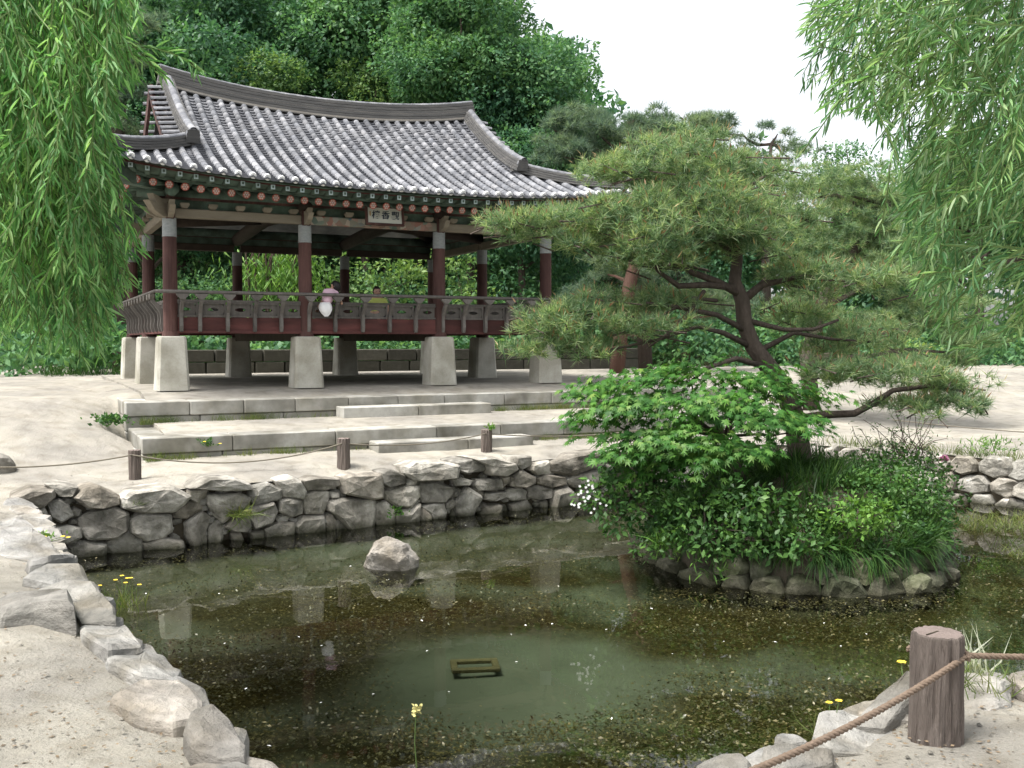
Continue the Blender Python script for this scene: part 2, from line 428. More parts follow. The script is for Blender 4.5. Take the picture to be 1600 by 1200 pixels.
def world_wash(m, cols, scale, pos=None, stretch=(1, 1, 1)):
    """broad weathering that runs on from piece to piece"""
    nt = m.node_tree; N, L = nt.nodes, nt.links
    b = next(n for n in N if n.type == 'BSDF_PRINCIPLED'); src = b.inputs['Base Color'].links[0].from_socket
    g = N.new('ShaderNodeNewGeometry'); mp = N.new('ShaderNodeMapping'); mp.inputs['Scale'].default_value = stretch
    n = N.new('ShaderNodeTexNoise'); n.inputs['Scale'].default_value = scale; n.inputs['Detail'].default_value = 6
    L.new(g.outputs['Position'], mp.inputs['Vector']); L.new(mp.outputs[0], n.inputs['Vector'])
    r = ramp(nt, cols, pos); L.new(n.outputs['Fac'], r.inputs['Fac'])
    mx = N.new('ShaderNodeMix'); mx.data_type = 'RGBA'; mx.blend_type = 'MULTIPLY'; mx.inputs['Factor'].default_value = 1
    L.new(src, mx.inputs['A']); L.new(r.outputs[0], mx.inputs['B']); L.new(mx.outputs['Result'], b.inputs['Base Color'])
def piece_tint(m, cols):
    """stones of different rock: a tone picked piece by piece"""
    nt = m.node_tree; N, L = nt.nodes, nt.links
    b = next(n for n in N if n.type == 'BSDF_PRINCIPLED'); src = b.inputs['Base Color'].links[0].from_socket
    oi = N.new('ShaderNodeObjectInfo'); ml = N.new('ShaderNodeMath'); ml.operation = 'MULTIPLY'; ml.inputs[1].default_value = 71.3
    fr = N.new('ShaderNodeMath'); fr.operation = 'FRACT'; L.new(oi.outputs['Random'], ml.inputs[0]); L.new(ml.outputs[0], fr.inputs[0])
    r = ramp(nt, cols); L.new(fr.outputs[0], r.inputs['Fac'])
    mx = N.new('ShaderNodeMix'); mx.data_type = 'RGBA'; mx.blend_type = 'MULTIPLY'; mx.inputs['Factor'].default_value = 1
    L.new(src, mx.inputs['A']); L.new(r.outputs[0], mx.inputs['B']); L.new(mx.outputs['Result'], b.inputs['Base Color'])
def wet_foot(m, z0, z1):
    """wet, algae-dark band where stones stand in the water"""
    nt = m.node_tree; N, L = nt.nodes, nt.links
    b = next(n for n in N if n.type == 'BSDF_PRINCIPLED'); src = b.inputs['Base Color'].links[0].from_socket
    g = N.new('ShaderNodeNewGeometry'); sp = N.new('ShaderNodeSeparateXYZ'); L.new(g.outputs['Position'], sp.inputs[0])
    n = N.new('ShaderNodeTexNoise'); n.inputs['Scale'].default_value = 6; L.new(g.outputs['Position'], n.inputs['Vector'])
    ma = N.new('ShaderNodeMath'); ma.operation = 'MULTIPLY_ADD'; ma.inputs[1].default_value = .12; L.new(n.outputs['Fac'], ma.inputs[0]); L.new(sp.outputs['Z'], ma.inputs[2])
    mr = N.new('ShaderNodeMapRange'); mr.inputs['From Min'].default_value = z0 + .06; mr.inputs['From Max'].default_value = z1 + .06; L.new(ma.outputs[0], mr.inputs['Value'])
    mx = N.new('ShaderNodeMix'); mx.data_type = 'RGBA'; mx.inputs['A'].default_value = (.06, .058, .04, 1)
    L.new(mr.outputs[0], mx.inputs['Factor']); L.new(src, mx.inputs['B']); L.new(mx.outputs['Result'], b.inputs['Base Color'])
world_wash(M_TILE, [(.72, .72, .73), (.98, .98, .98), (1.12, 1.12, 1.11)], 1.1, [.32, .5, .68])
world_wash(M_PAN, [(.6, .6, .62), (1.1, 1.1, 1.1)], 1.1, [.35, .65])
world_wash(M_GRANITE, [(.66, .64, .58), (1.06, 1.06, 1.05)], 2.2, [.36, .58], (1, 1, 1))
world_wash(M_SLAB, [(.72, .68, .60), (1.06, 1.06, 1.05)], 2.6, [.34, .56])
piece_tint(M_STONE, [(1.08, 1.03, .96), (.88, .90, .90), (1.2, 1.2, 1.18), (.82, .82, .80), (1.25, 1.24, 1.2)])
piece_tint(M_SLAB, [(1.05, .99, .93), (.84, .85, .86), (1.08, 1.07, 1.05), (.80, .78, .74)])
wet_foot(M_STONE, -.70, -.60); wet_foot(M_MOSSY, -.70, -.58)
piece_tint(M_MOSSY, [(1.3, 1.25, 1.15), (.8, .84, .8), (1.5, 1.48, 1.42), (.7, .7, .66)])

world_wash(M_SAND, [(.84, .82, .79), (1.0, 1.0, 1.0), (1.07, 1.06, 1.05)], 4.5, [.34, .5, .66])
def trodden(m):
    """scuffs and footfalls a hand wide under the fine grain"""
    nt = m.node_tree; N, L = nt.nodes, nt.links
    bp = next(n for n in N if n.type == 'BUMP'); b = next(n for n in N if n.type == 'BSDF_PRINCIPLED')
    g = N.new('ShaderNodeNewGeometry'); n = N.new('ShaderNodeTexNoise'); n.inputs['Scale'].default_value = 7; n.inputs['Detail'].default_value = 3
    v = N.new('ShaderNodeTexVoronoi'); v.inputs['Scale'].default_value = 3.2; v.feature = 'SMOOTH_F1'
    L.new(g.outputs['Position'], n.inputs['Vector']); L.new(g.outputs['Position'], v.inputs['Vector'])
    ad = N.new('ShaderNodeMath'); ad.operation = 'ADD'; L.new(n.outputs['Fac'], ad.inputs[0]); L.new(v.outputs['Distance'], ad.inputs[1])
    b2 = N.new('ShaderNodeBump'); b2.inputs['Strength'].default_value = .5; b2.inputs['Distance'].default_value = .05
    L.new(ad.outputs[0], b2.inputs['Height']); L.new(b2.outputs[0], bp.inputs['Normal'])
trodden(M_SAND)
WALL_STONES = [[(-0.22,-0.01),(-0.05,0.06),(0.15,0.04),(0.17,-0.04),(0.07,-0.13),(-0.17,-0.2),(-0.22,-0.11)],[(0.09,0.1),(0.24,0.09),(0.4,0.05),(0.35,-0.05),(0.22,-0.04)],[(-0.06,-0.19),(0.07,-0.12),(0.12,-0.27),(0.11,-0.35),(-0.04,-0.26)],[(0.11,-0.1),(0.22,-0.07),(0.31,-0.14),(0.35,-0.25),(0.23,-0.31),(0.13,-0.25)],[(0.36,-0.06),(0.47,0.03),(0.59,0.05),(0.76,-0.04),(0.83,-0.1),(0.82,-0.17),(0.63,-0.2),(0.49,-0.17)],[(0.84,-0.1),(0.92,-0.04),(1.33,-0.01),(1.55,-0.14),(1.47,-0.23),(1.37,-0.3),(1.04,-0.28),(0.86,-0.21)],[(0.41,-0.28),(0.57,-0.21),(0.75,-0.19),(0.9,-0.28),(0.89,-0.46),(0.77,-0.54),(0.5,-0.52),(0.41,-0.41)],[(0.07,-0.38),(0.29,-0.35),(0.42,-0.39),(0.42,-0.49),(0.27,-0.55),(0.11,-0.45)],[(0.3,-0.57),(0.46,-0.53),(0.67,-0.58),(0.65,-0.67),(0.42,-0.7),(0.31,-0.64)],[(0.67,-0.59),(0.91,-0.49),(1.04,-0.58),(1.04,-0.7),(0.83,-0.7)],[(0.92,-0.35),(1.04,-0.29),(1.34,-0.33),(1.36,-0.5),(1.25,-0.6),(1.08,-0.6),(0.94,-0.49)],[(1.37,-0.32),(1.52,-0.21),(1.72,-0.23),(1.74,-0.3),(1.54,-0.4),(1.39,-0.37)],[(1.56,-0.05),(1.75,0.05),(2.05,0.03),(2.22,-0.05),(2.25,-0.12),(1.93,-0.11),(1.66,-0.06)],[(1.56,-0.08),(1.76,-0.08),(1.76,-0.22),(1.66,-0.24),(1.56,-0.18)],[(1.77,-0.15),(2.14,-0.16),(2.27,-0.24),(2.21,-0.34),(1.95,-0.48),(1.81,-0.37),(1.77,-0.25)],[(1.52,-0.45),(1.7,-0.34),(1.79,-0.41),(1.77,-0.48),(1.63,-0.64),(1.53,-0.61)],[(1.06,-0.62),(1.25,-0.58),(1.47,-0.63),(1.54,-0.73),(1.08,-0.69)],[(1.57,-0.66),(1.72,-0.56),(1.75,-0.64),(1.73,-0.73),(1.6,-0.71)],[(1.77,-0.5),(1.85,-0.46),(1.95,-0.54),(1.95,-0.63),(1.81,-0.7),(1.76,-0.64)],[(1.96,-0.53),(2.16,-0.37),(2.24,-0.37),(2.26,-0.55),(2.2,-0.61),(2.04,-0.59)],[(2.26,-0.1),(2.47,-0.07),(2.61,-0.15),(2.61,-0.27),(2.33,-0.32),(2.26,-0.22)],[(2.24,-0.35),(2.52,-0.3),(2.57,-0.41),(2.5,-0.53),(2.3,-0.58),(2.25,-0.45)],[(2.04,-0.62),(2.13,-0.59),(2.25,-0.67),(2.23,-0.72),(2.06,-0.7)],[(2.25,-0.62),(2.4,-0.61),(2.39,-0.7),(2.27,-0.72)],[(2.42,-0.6),(2.64,-0.53),(2.78,-0.56),(2.77,-0.66),(2.56,-0.71),(2.42,-0.7)],[(2.57,-0.05),(2.77,-0.02),(2.87,-0.08),(2.93,-0.19),(2.92,-0.29),(2.64,-0.25),(2.61,-0.13)],[(2.61,-0.28),(2.74,-0.27),(2.9,-0.31),(2.89,-0.47),(2.74,-0.5),(2.6,-0.41)],[(2.8,-0.59),(2.89,-0.51),(3.16,-0.51),(3.18,-0.64),(3.09,-0.73),(2.84,-0.7)],[(2.87,-0.06),(3.04,-0.04),(3.37,-0.08),(3.38,-0.16),(3.2,-0.2),(2.94,-0.19),(2.87,-0.11)],[(3.37,-0.06),(3.51,-0.04),(3.89,-0.06),(3.93,-0.36),(3.78,-0.36),(3.41,-0.26)],[(2.93,-0.25),(3.04,-0.2),(3.22,-0.23),(3.22,-0.35),(3.16,-0.49),(2.96,-0.48),(2.92,-0.37)],[(3.24,-0.23),(3.35,-0.25),(3.35,-0.31),(3.26,-0.31)],[(3.22,-0.35),(3.38,-0.32),(3.81,-0.39),(3.86,-0.48),(3.74,-0.7),(3.59,-0.64),(3.32,-0.53),(3.22,-0.45)],[(3.18,-0.52),(3.27,-0.51),(3.31,-0.58),(3.3,-0.64),(3.19,-0.6)],[(3.18,-0.63),(3.28,-0.64),(3.31,-0.73),(3.18,-0.71)],[(3.31,-0.58),(3.43,-0.58),(3.61,-0.68),(3.59,-0.73),(3.32,-0.72)],[(3.9,-0.04),(4.06,-0.02),(4.25,-0.1),(4.27,-0.21),(4.03,-0.24),(3.92,-0.18)],[(3.97,-0.29),(4.2,-0.24),(4.45,-0.26),(4.45,-0.4),(4.31,-0.51),(4.14,-0.49),(4.0,-0.39)],[(3.86,-0.45),(4.0,-0.42),(4.1,-0.53),(4.08,-0.68),(3.91,-0.69),(3.83,-0.58)],[(4.11,-0.53),(4.31,-0.52),(4.45,-0.48),(4.45,-0.61),(4.36,-0.74),(4.16,-0.73),(4.09,-0.63)],[(4.24,0.0),(4.4,0.05),(4.74,0.04),(4.97,-0.02),(4.95,-0.18),(4.68,-0.19),(4.39,-0.18),(4.25,-0.08)],[(4.27,-0.16),(4.42,-0.19),(4.42,-0.24),(4.28,-0.25)],[(4.47,-0.22),(4.68,-0.22),(4.94,-0.31),(4.92,-0.39),(4.8,-0.5),(4.51,-0.47),(4.47,-0.35)],[(4.45,-0.58),(4.51,-0.54),(4.59,-0.62),(4.59,-0.73),(4.46,-0.73)],[(4.48,-0.52),(4.68,-0.49),(4.8,-0.51),(4.84,-0.62),(4.8,-0.72),(4.68,-0.72),(4.59,-0.6)],[(4.83,-0.51),(4.94,-0.46),(4.99,-0.53),(4.92,-0.6),(4.83,-0.58)],[(4.83,-0.7),(4.98,-0.58),(5.07,-0.67),(5.12,-0.75),(4.86,-0.74)],[(4.97,0.02),(5.22,0.04),(5.44,-0.05),(5.42,-0.13),(5.13,-0.14),(4.97,-0.07)],[(4.92,-0.2),(5.07,-0.19),(5.22,-0.24),(5.16,-0.3),(4.98,-0.29)],[(4.95,-0.31),(5.07,-0.35),(5.04,-0.45),(4.95,-0.44)],[(4.98,-0.5),(5.16,-0.33),(5.35,-0.45),(5.3,-0.58),(5.16,-0.73),(5.07,-0.67)],[(5.22,0.05),(5.53,0.05),(5.88,-0.06),(5.92,-0.14),(5.72,-0.22),(5.47,-0.18),(5.42,-0.05)],[(5.29,-0.23),(5.66,-0.25),(5.69,-0.37),(5.6,-0.4),(5.32,-0.38),(5.27,-0.31)],[(5.68,-0.23),(5.82,-0.23),(5.8,-0.32),(5.71,-0.37)],[(5.22,-0.33),(5.38,-0.4),(5.41,-0.46),(5.32,-0.45)],[(5.41,-0.43),(5.76,-0.44),(5.77,-0.51),(5.57,-0.55),(5.41,-0.51)],[(5.22,-0.71),(5.41,-0.59),(5.66,-0.6),(5.68,-0.71),(5.47,-0.79),(5.25,-0.77)],[(5.68,-0.63),(5.8,-0.63),(5.85,-0.78),(5.69,-0.78)],[(5.84,-0.24),(6.01,-0.16),(6.21,-0.27),(6.2,-0.35),(6.05,-0.4),(5.85,-0.37)],[(5.79,-0.41),(5.98,-0.39),(6.1,-0.46),(6.08,-0.57),(5.85,-0.56),(5.77,-0.51)],[(5.85,-0.62),(6.11,-0.57),(6.38,-0.73),(6.18,-0.78),(5.88,-0.76)],[(5.92,0.02),(6.15,0.02),(6.16,-0.1),(6.01,-0.16),(5.9,-0.08)],[(6.16,-0.09),(6.48,-0.07),(6.5,-0.24),(6.28,-0.25),(6.15,-0.17)],[(6.25,-0.29),(6.41,-0.25),(6.74,-0.31),(6.74,-0.41),(6.51,-0.44),(6.28,-0.37)],[(6.13,-0.4),(6.28,-0.39),(6.53,-0.46),(6.51,-0.58),(6.31,-0.6),(6.13,-0.54)],[(6.51,-0.1),(6.86,-0.01),(7.35,0.02),(7.43,-0.16),(6.93,-0.28),(6.75,-0.28),(6.51,-0.21)],[(6.75,-0.35),(6.96,-0.28),(7.28,-0.25),(7.39,-0.39),(7.21,-0.46),(6.93,-0.47)],[(6.41,-0.72),(6.55,-0.49),(6.79,-0.46),(6.96,-0.61),(6.93,-0.77),(6.62,-0.8)],[(7.0,-0.5),(7.32,-0.48),(7.43,-0.65),(7.21,-0.78),(6.96,-0.74)],[(6.33,-0.62),(6.43,-0.61),(6.41,-0.69),(6.33,-0.7)]]
LEFT_SLABS = [[(-4.72,8.85),(-4.38,8.85),(-3.96,8.32),(-3.97,8.17),(-4.27,8.22),(-4.41,8.27)],[(-4.3,8.17),(-3.97,8.17),(-3.64,7.8),(-3.37,7.42),(-3.48,7.22),(-3.82,7.34)],[(-3.43,6.93),(-3.36,7.26),(-3.26,7.34),(-3.18,7.13),(-3.24,6.86),(-3.34,6.79)],[(-3.22,6.44),(-3.21,6.76),(-2.98,6.82),(-2.79,6.5),(-2.95,6.35)],[(-3.04,6.18),(-2.92,6.41),(-2.72,6.4),(-2.58,6.2),(-2.67,6.05),(-2.89,6.07)],[(-2.71,6.01),(-2.55,6.12),(-2.35,5.81),(-2.25,5.59),(-2.45,5.58)],[(-3.1,5.71),(-3.09,5.93),(-2.69,5.96),(-2.54,5.71),(-2.41,5.44),(-2.69,5.52),(-2.84,5.44)],[(-2.45,5.55),(-2.19,5.55),(-1.92,5.11),(-2.03,4.92),(-2.31,5.27)],[(-2.04,4.91),(-1.9,5.05),(-1.75,4.92),(-1.56,4.62),(-1.72,4.56),(-1.99,4.82)],[(-1.77,4.27),(-1.72,4.56),(-1.56,4.59),(-1.44,4.47),(-1.35,4.3),(-1.32,4.11),(-1.4,4.04),(-1.59,4.11)],[(-1.31,3.88),(-1.34,4.06),(-1.25,4.09),(-1.13,3.97),(-1.03,3.79),(-1.01,3.69),(-1.12,3.69),(-1.24,3.75)],[(-1.13,3.67),(-1.05,3.72),(-0.94,3.63),(-0.87,3.48),(-1.11,3.48)]]
RIGHT_SLABS = [[(0.69,3.67),(0.79,3.69),(0.87,3.65),(0.89,3.6),(0.85,3.48),(0.64,3.48)],[(1.01,3.78),(1.04,3.87),(1.08,3.91),(1.15,3.89),(1.17,3.81),(1.09,3.76)],[(0.9,3.6),(0.96,3.73),(1.05,3.76),(1.14,3.76),(1.25,3.78),(1.22,3.69),(1.0,3.58)],[(1.44,4.09),(1.49,4.18),(1.59,4.31),(1.75,4.45),(1.87,4.57),(1.87,4.47),(1.76,4.27),(1.56,4.09)],[(2.14,4.67),(2.24,4.64),(2.32,4.61),(2.29,4.47),(2.2,4.37),(2.07,4.47)],[(2.31,4.58),(2.43,4.64),(2.52,4.61),(2.44,4.45),(2.31,4.42)]]
# ------------------------------------------------------------------ places
PAV_O = Vector((-6.25, 18.2, 0.70)); PAV_A = math.atan2(0.446, 0.895)
CA, SA = math.cos(PAV_A), math.sin(PAV_A)
def st(x, y):                                                # pavilion axes: s along the front, t to the back
    dx, dy = x - PAV_O.x, y - PAV_O.y
    return dx * CA + dy * SA, -dx * SA + dy * CA
PAV_K = 0.85; PAV_P = Vector((-5.3125, 15.47, 0.835))       # where the pavilion stands, and its scale against the drawing
def on_pav(s, t, z):
    return Vector((PAV_P.x + PAV_K * (s * CA - t * SA), PAV_P.y + PAV_K * (s * SA + t * CA), PAV_P.z + PAV_K * z))
def from_st(s, t, z=0.0):
    return Vector((PAV_O.x + s * CA - t * SA, PAV_O.y + s * SA + t * CA, z))
WALL_A = Vector((-5.0, 10.35)); WALL_U = Vector((6.4, 4.05)).normalized(); WALL_N = Vector((WALL_U.y, -WALL_U.x))
WATER_Z = -0.70
POND = [(-.3, 3.3), (.2, 3.42), (.62, 3.66), (1.03, 3.9), (1.5, 4.28), (1.93, 4.62), (2.45, 4.66), (2.95, 4.6), (4.0, 4.85), (5.5, 5.6), (7.2, 7.0), (8.2, 9.0), (8.3, 11.0), (7.7, 12.6), (7.0, 13.7), (6.2, 14.75), (5.0, 15.7), (3.4, 15.66)]
for u in (9.2, 8.4, 7.5, 6.6, 5.7, 4.8, 3.9, 3.0, 2.1, 1.2, 0.4):
    q = WALL_A + WALL_U * u; POND.append((q.x, q.y))
POND += [(-5.0, 10.3), (-4.62, 9.6), (-4.0, 8.55), (-3.5, 7.7), (-3.12, 6.95), (-2.6, 6.2), (-2.12, 5.45), (-1.75, 4.92), (-1.41, 4.42), (-1.03, 3.85), (-.75, 3.45)]
def in_poly(x, y, P):
    c = False; j = len(P) - 1
    for i in range(len(P)):
        if (P[i][1] > y) != (P[j][1] > y) and x < (P[j][0] - P[i][0]) * (y - P[i][1]) / (P[j][1] - P[i][1]) + P[i][0]:
            c = not c
        j = i
    return c
def near_poly(x, y, P):
    best = 1e9
    for i in range(len(P)):
        a = Vector(P[i]); b = Vector(P[(i + 1) % len(P)]); p = Vector((x, y)); ab = b - a
        k = max(0, min(1, (p - a).dot(ab) / ab.length_squared)); best = min(best, (a + ab * k - p).length)
    return best
def ground_z(x, y):
    s, t = st(x, y)
    back = .80 * smooth(-3.6, -2.9, t) + .10 * smooth(-7.2, -5.9, t) * smooth(-2.9, -3.6, t)
    if s > 9.6: back = back + (.80 * smooth(-6.0, 1.5, t) - back) * smooth(9.6, 11.5, s)
    h = back if s > -1.2 else .80 * smooth(-6.9, -2.3, t - .15 * (s + 1.15))
    if -1.9 < s <= -1.2:
        k = smooth(-1.2, -1.9, s); side = .80 * smooth(-6.9, -2.3, t); h = side * (.88 + .12 * k)
    if y < 9: h = 0.0
    h += .03 * mnoise.noise(Vector((x * .5, y * .5, 0))) + .012 * mnoise.noise(Vector((x * 2.1, y * 2.1, 3)))
    if y < 18 and x < 9: h -= .07 * smooth(.45, .05, near_poly(x, y, POND))
    if s < -1.2 and -7 < t < 0: h += .05 * mnoise.noise(Vector((x * 1.3, y * 1.3, 9)))
    return h

# ------------------------------------------------------------------ ground (one sheet with the pond cut out)
def build_ground():
    pts = [Vector(p) for p in POND]; n = len(pts)
    edges = [(i, (i + 1) % n) for i in range(n)]
    def grid(x0, x1, y0, y1, d, skip=None):
        out = []
        x = x0
        while x <= x1:
            y = y0
            while y <= y1:
                a, b = x + random.uniform(-.2, .2) * d, y + random.uniform(-.2, .2) * d
                if not (skip and skip(a, b)) and not in_poly(a, b, POND) and near_poly(a, b, POND) > .12:
                    out.append(Vector((a, b)))
                y += d
            x += d
        return out
    near = lambda a, b: -9 < a < 10 and 1.5 < b < 19
    pts += grid(-9, 10, 1.5, 19, .33)
    pts += grid(-26, 30, -6, 42, 1.5, near)
    pts += grid(-240, 240, -40, 320, 20, lambda a, b: -26 < a < 30 and -6 < b < 42)
    r = delaunay_2d_cdt(pts, edges, [], 0, 1e-5)
    vs, tris = r[0], [f for f in r[2]]
    keep = []
    for f in tris:
        c = (vs[f[0]] + vs[f[1]] + vs[f[2]]) / 3
        if not in_poly(c.x, c.y, POND): keep.append(tuple(f))
    mb = MB()
    mb.add([(v.x, v.y, ground_z(v.x, v.y)) for v in vs], keep)
    g = mb.build('ground', M_SAND, smooth=True); g['kind'] = 'structure'
    sk = MB()
    top = [(p[0], p[1], ground_z(*p) - .02) for p in POND]; bot = [(p[0], p[1], -1.35) for p in POND]
    sk.add(top + bot, [(i, (i + 1) % n, n + (i + 1) % n, n + i) for i in range(n)])
    b = sk.build('pond_bank', M_EARTH); b['kind'] = 'structure'
build_ground()

# hills behind
def hill_z(x, y):
    w = 1.0 - smooth(0, 16, x - (y - 30) * .15)
    return .55 + max(0, y - 30.5) * (.03 + .32 * w) * smooth(30.5, 36, y) + .4 * mnoise.noise(Vector((x * .12, y * .12, 0))) * smooth(30, 34, y)
def build_hill():
    xs = np.arange(-110, 131, 4.0); ys = np.concatenate([np.arange(29.5, 60, 2.0), np.arange(60, 200, 10.0)])
    V = [(x, y, hill_z(x, y) if y < 70 else hill_z(x, 70)) for y in ys for x in xs]
    V = [(x, y, (z if y > 30 else z - .6)) for x, y, z in V]
    nx = len(xs)
    Fs = [(j * nx + i, j * nx + i + 1, (j + 1) * nx + i + 1, (j + 1) * nx + i) for j in range(len(ys) - 1) for i in range(nx - 1)]
    h = MB().add(V, Fs).build('hillside', M_HILL, smooth=True); h['kind'] = 'structure'
build_hill()

# ------------------------------------------------------------------ water and pond bed
def water_mat():
    m, nt, out = new_mat('pond_water'); N, L = nt.nodes, nt.links
    tr = N.new('ShaderNodeBsdfTransparent'); tr.inputs['Color'].default_value = (.72, .75, .66, 1)
    gl = N.new('ShaderNodeBsdfGlossy'); gl.inputs['Roughness'].default_value = .02
    fr = N.new('ShaderNodeFresnel'); fr.inputs['IOR'].default_value = 1.55
    tc = N.new('ShaderNodeTexCoord')
    nz = N.new('ShaderNodeTexNoise'); nz.inputs['Scale'].default_value = 2.2; nz.inputs['Detail'].default_value = 3
    bp = N.new('ShaderNodeBump'); bp.inputs['Strength'].default_value = .05; bp.inputs['Distance'].default_value = .03
    L.new(tc.outputs['Object'], nz.inputs['Vector']); L.new(nz.outputs['Fac'], bp.inputs['Height'])
    L.new(bp.outputs[0], gl.inputs['Normal']); L.new(bp.outputs[0], fr.inputs['Normal'])
    mx = N.new('ShaderNodeMixShader'); L.new(fr.outputs[0], mx.inputs[0]); L.new(tr.outputs[0], mx.inputs[1]); L.new(gl.outputs[0], mx.inputs[2])
    L.new(mx.outputs[0], out.inputs['Surface'])
    return m
CLEAR_C = at_z(785, 1032, WATER_Z)
def weed_amount(x, y):
    """how thick the water weed lies: bare round the clear pool with the sunken frame"""
    dx, dy = (x - CLEAR_C.x + .03), (y - CLEAR_C.y)
    wob = .35 * mnoise.noise(Vector((x * .9, y * .9, 4))) + .2 * mnoise.noise(Vector((x * 2.3, y * 2.3, 8)))
    e = math.sqrt((dx / 1.18) ** 2 + (dy / 1.12) ** 2) + wob
    a = smooth(.68, 1.28, e)
    p = mnoise.noise(Vector((x * .55, y * .9, 0))) + .5 * mnoise.noise(Vector((x * 1.7, y * 1.7, 1)))
    b = smooth(-.42, .05, p)
    shore = 1 - .55 * smooth(9.3, 11.5, y - .633 * (x + 1))      # thinner under the far wall
    return a * (.25 + .75 * b) * shore
def bed_mat():
    m, nt, out = new_mat('pond_bed_silt'); N, L = nt.nodes, nt.links
    at = N.new('ShaderNodeAttribute'); at.attribute_name = 'weed'
    tc = N.new('ShaderNodeTexCoord')
    n1 = N.new('ShaderNodeTexNoise'); n1.inputs['Scale'].default_value = 28; n1.inputs['Detail'].default_value = 8; n1.inputs['Roughness'].default_value = .75
    n2 = N.new('ShaderNodeTexNoise'); n2.inputs['Scale'].default_value = 1.1; n2.inputs['Detail'].default_value = 4
    L.new(tc.outputs['Object'], n1.inputs['Vector']); L.new(tc.outputs['Object'], n2.inputs['Vector'])
    r1 = ramp(nt, [(.016, .014, .006), (.05, .042, .017), (.095, .08, .032)], [.35, .5, .68]); L.new(n1.outputs['Fac'], r1.inputs['Fac'])
    r2 = ramp(nt, [(.088, .104, .078), (.118, .136, .104)], [.35, .65]); L.new(n2.outputs['Fac'], r2.inputs['Fac'])
    mx = N.new('ShaderNodeMix'); mx.data_type = 'RGBA'; L.new(at.outputs['Fac'], mx.inputs['Factor']); L.new(r2.outputs[0], mx.inputs['A']); L.new(r1.outputs[0], mx.inputs['B'])
    b = N.new('ShaderNodeBsdfDiffuse'); L.new(mx.outputs['Result'], b.inputs['Color']); L.new(b.outputs[0], out.inputs['Surface'])
    return m
def build_pond():
    mb = MB(); mb.add([(p[0] * 1.0, p[1], WATER_Z) for p in [(-6, 2.8), (10, 2.8), (10, 17.5), (-6, 17.5)]], [(0, 1, 2, 3)])
    w = mb.build('pond_water', water_mat()); w['kind'] = 'structure'
    xs = np.arange(-5.6, 9.0, .14); ys = np.arange(3.0, 16.4, .14); nx = len(xs)
    V = []; W = []
    for y in ys:
        for x in xs:
            V.append((x, y, -.87 + .03 * mnoise.noise(Vector((x * 1.1, y * 1.1, 5))))); W.append(weed_amount(x, y))
    Fs = np.array([(j * nx + i, j * nx + i + 1, (j + 1) * nx + i + 1, (j + 1) * nx + i) for j in range(len(ys) - 1) for i in range(nx - 1)])
    o = np_mesh('pond_bed', V, Fs, bed_mat(), smooth=True); o['kind'] = 'structure'
    a = o.data.attributes.new('weed', 'FLOAT', 'POINT'); a.data.foreach_set('value', np.array(W, dtype=np.float32))
build_pond()

def build_weeds():
    n = 285000
    # more where the eye is near
    y = 4.6 + (15.2 - 4.6) * RNG.random(n) ** 1.7
    x = (RNG.random(n) - .5) * 2 * (1.0 + y * .56)
    ok = (x > -5.2) & (x < 8.5); x, y = x[ok], y[ok]
    xs = np.arange(-5.6, 8.9, .1); ys = np.arange(4.2, 15.6, .1)
    G = np.array([[weed_amount(a, b) for b in ys] for a in xs])
    A = G[np.clip(((x + 5.6) / .1).astype(int), 0, len(xs) - 1), np.clip(((y - 4.2) / .1).astype(int), 0, len(ys) - 1)]
    keep = RNG.random(len(x)) < A * .9 + .002
    wallside = (x - WALL_A.x) * WALL_N.x + (y - WALL_A.y) * WALL_N.y
    keep &= wallside > .1
    x, y, A = x[keep], y[keep], A[keep]
    C = np.stack([x, y, np.full(len(x), WATER_Z - .022) - RNG.random(len(x)) * .09 * (1.2 - A) + (RNG.random(len(x)) < .10) * .03], 1)
    D = rand_dirs(len(x)); D[:, 2] *= .25
    Nn = rand_dirs(len(x)) * .5 + np.array([0, 0, 1.0])
    leaves('water_weed', C, D, Nn, .014 + .024 * RNG.random(len(x)), T_LEAF, L_WEED)
    # pale fallen petals
    m = 70
    yy = 4.8 + 8 * RNG.random(m) ** 1.4; xx = (RNG.random(m) - .5) * 1.05 * yy - .3
    ok = [in_poly(a, b, POND) and (a - WALL_A.x) * WALL_N.x + (b - WALL_A.y) * WALL_N.y > .4 for a, b in zip(xx, yy)]
    xx, yy = xx[ok], yy[ok]
    C = np.stack([xx, yy, np.full(len(xx), WATER_Z + .006)], 1)
    leaves('fallen_petals', C, rand_dirs(len(xx)) * np.array([1, 1, .1]), np.tile([0, 0, 1.0], (len(xx), 1)), .018 + .016 * RNG.random(len(xx)), T_LEAF, P_WHITE)
build_weeds()

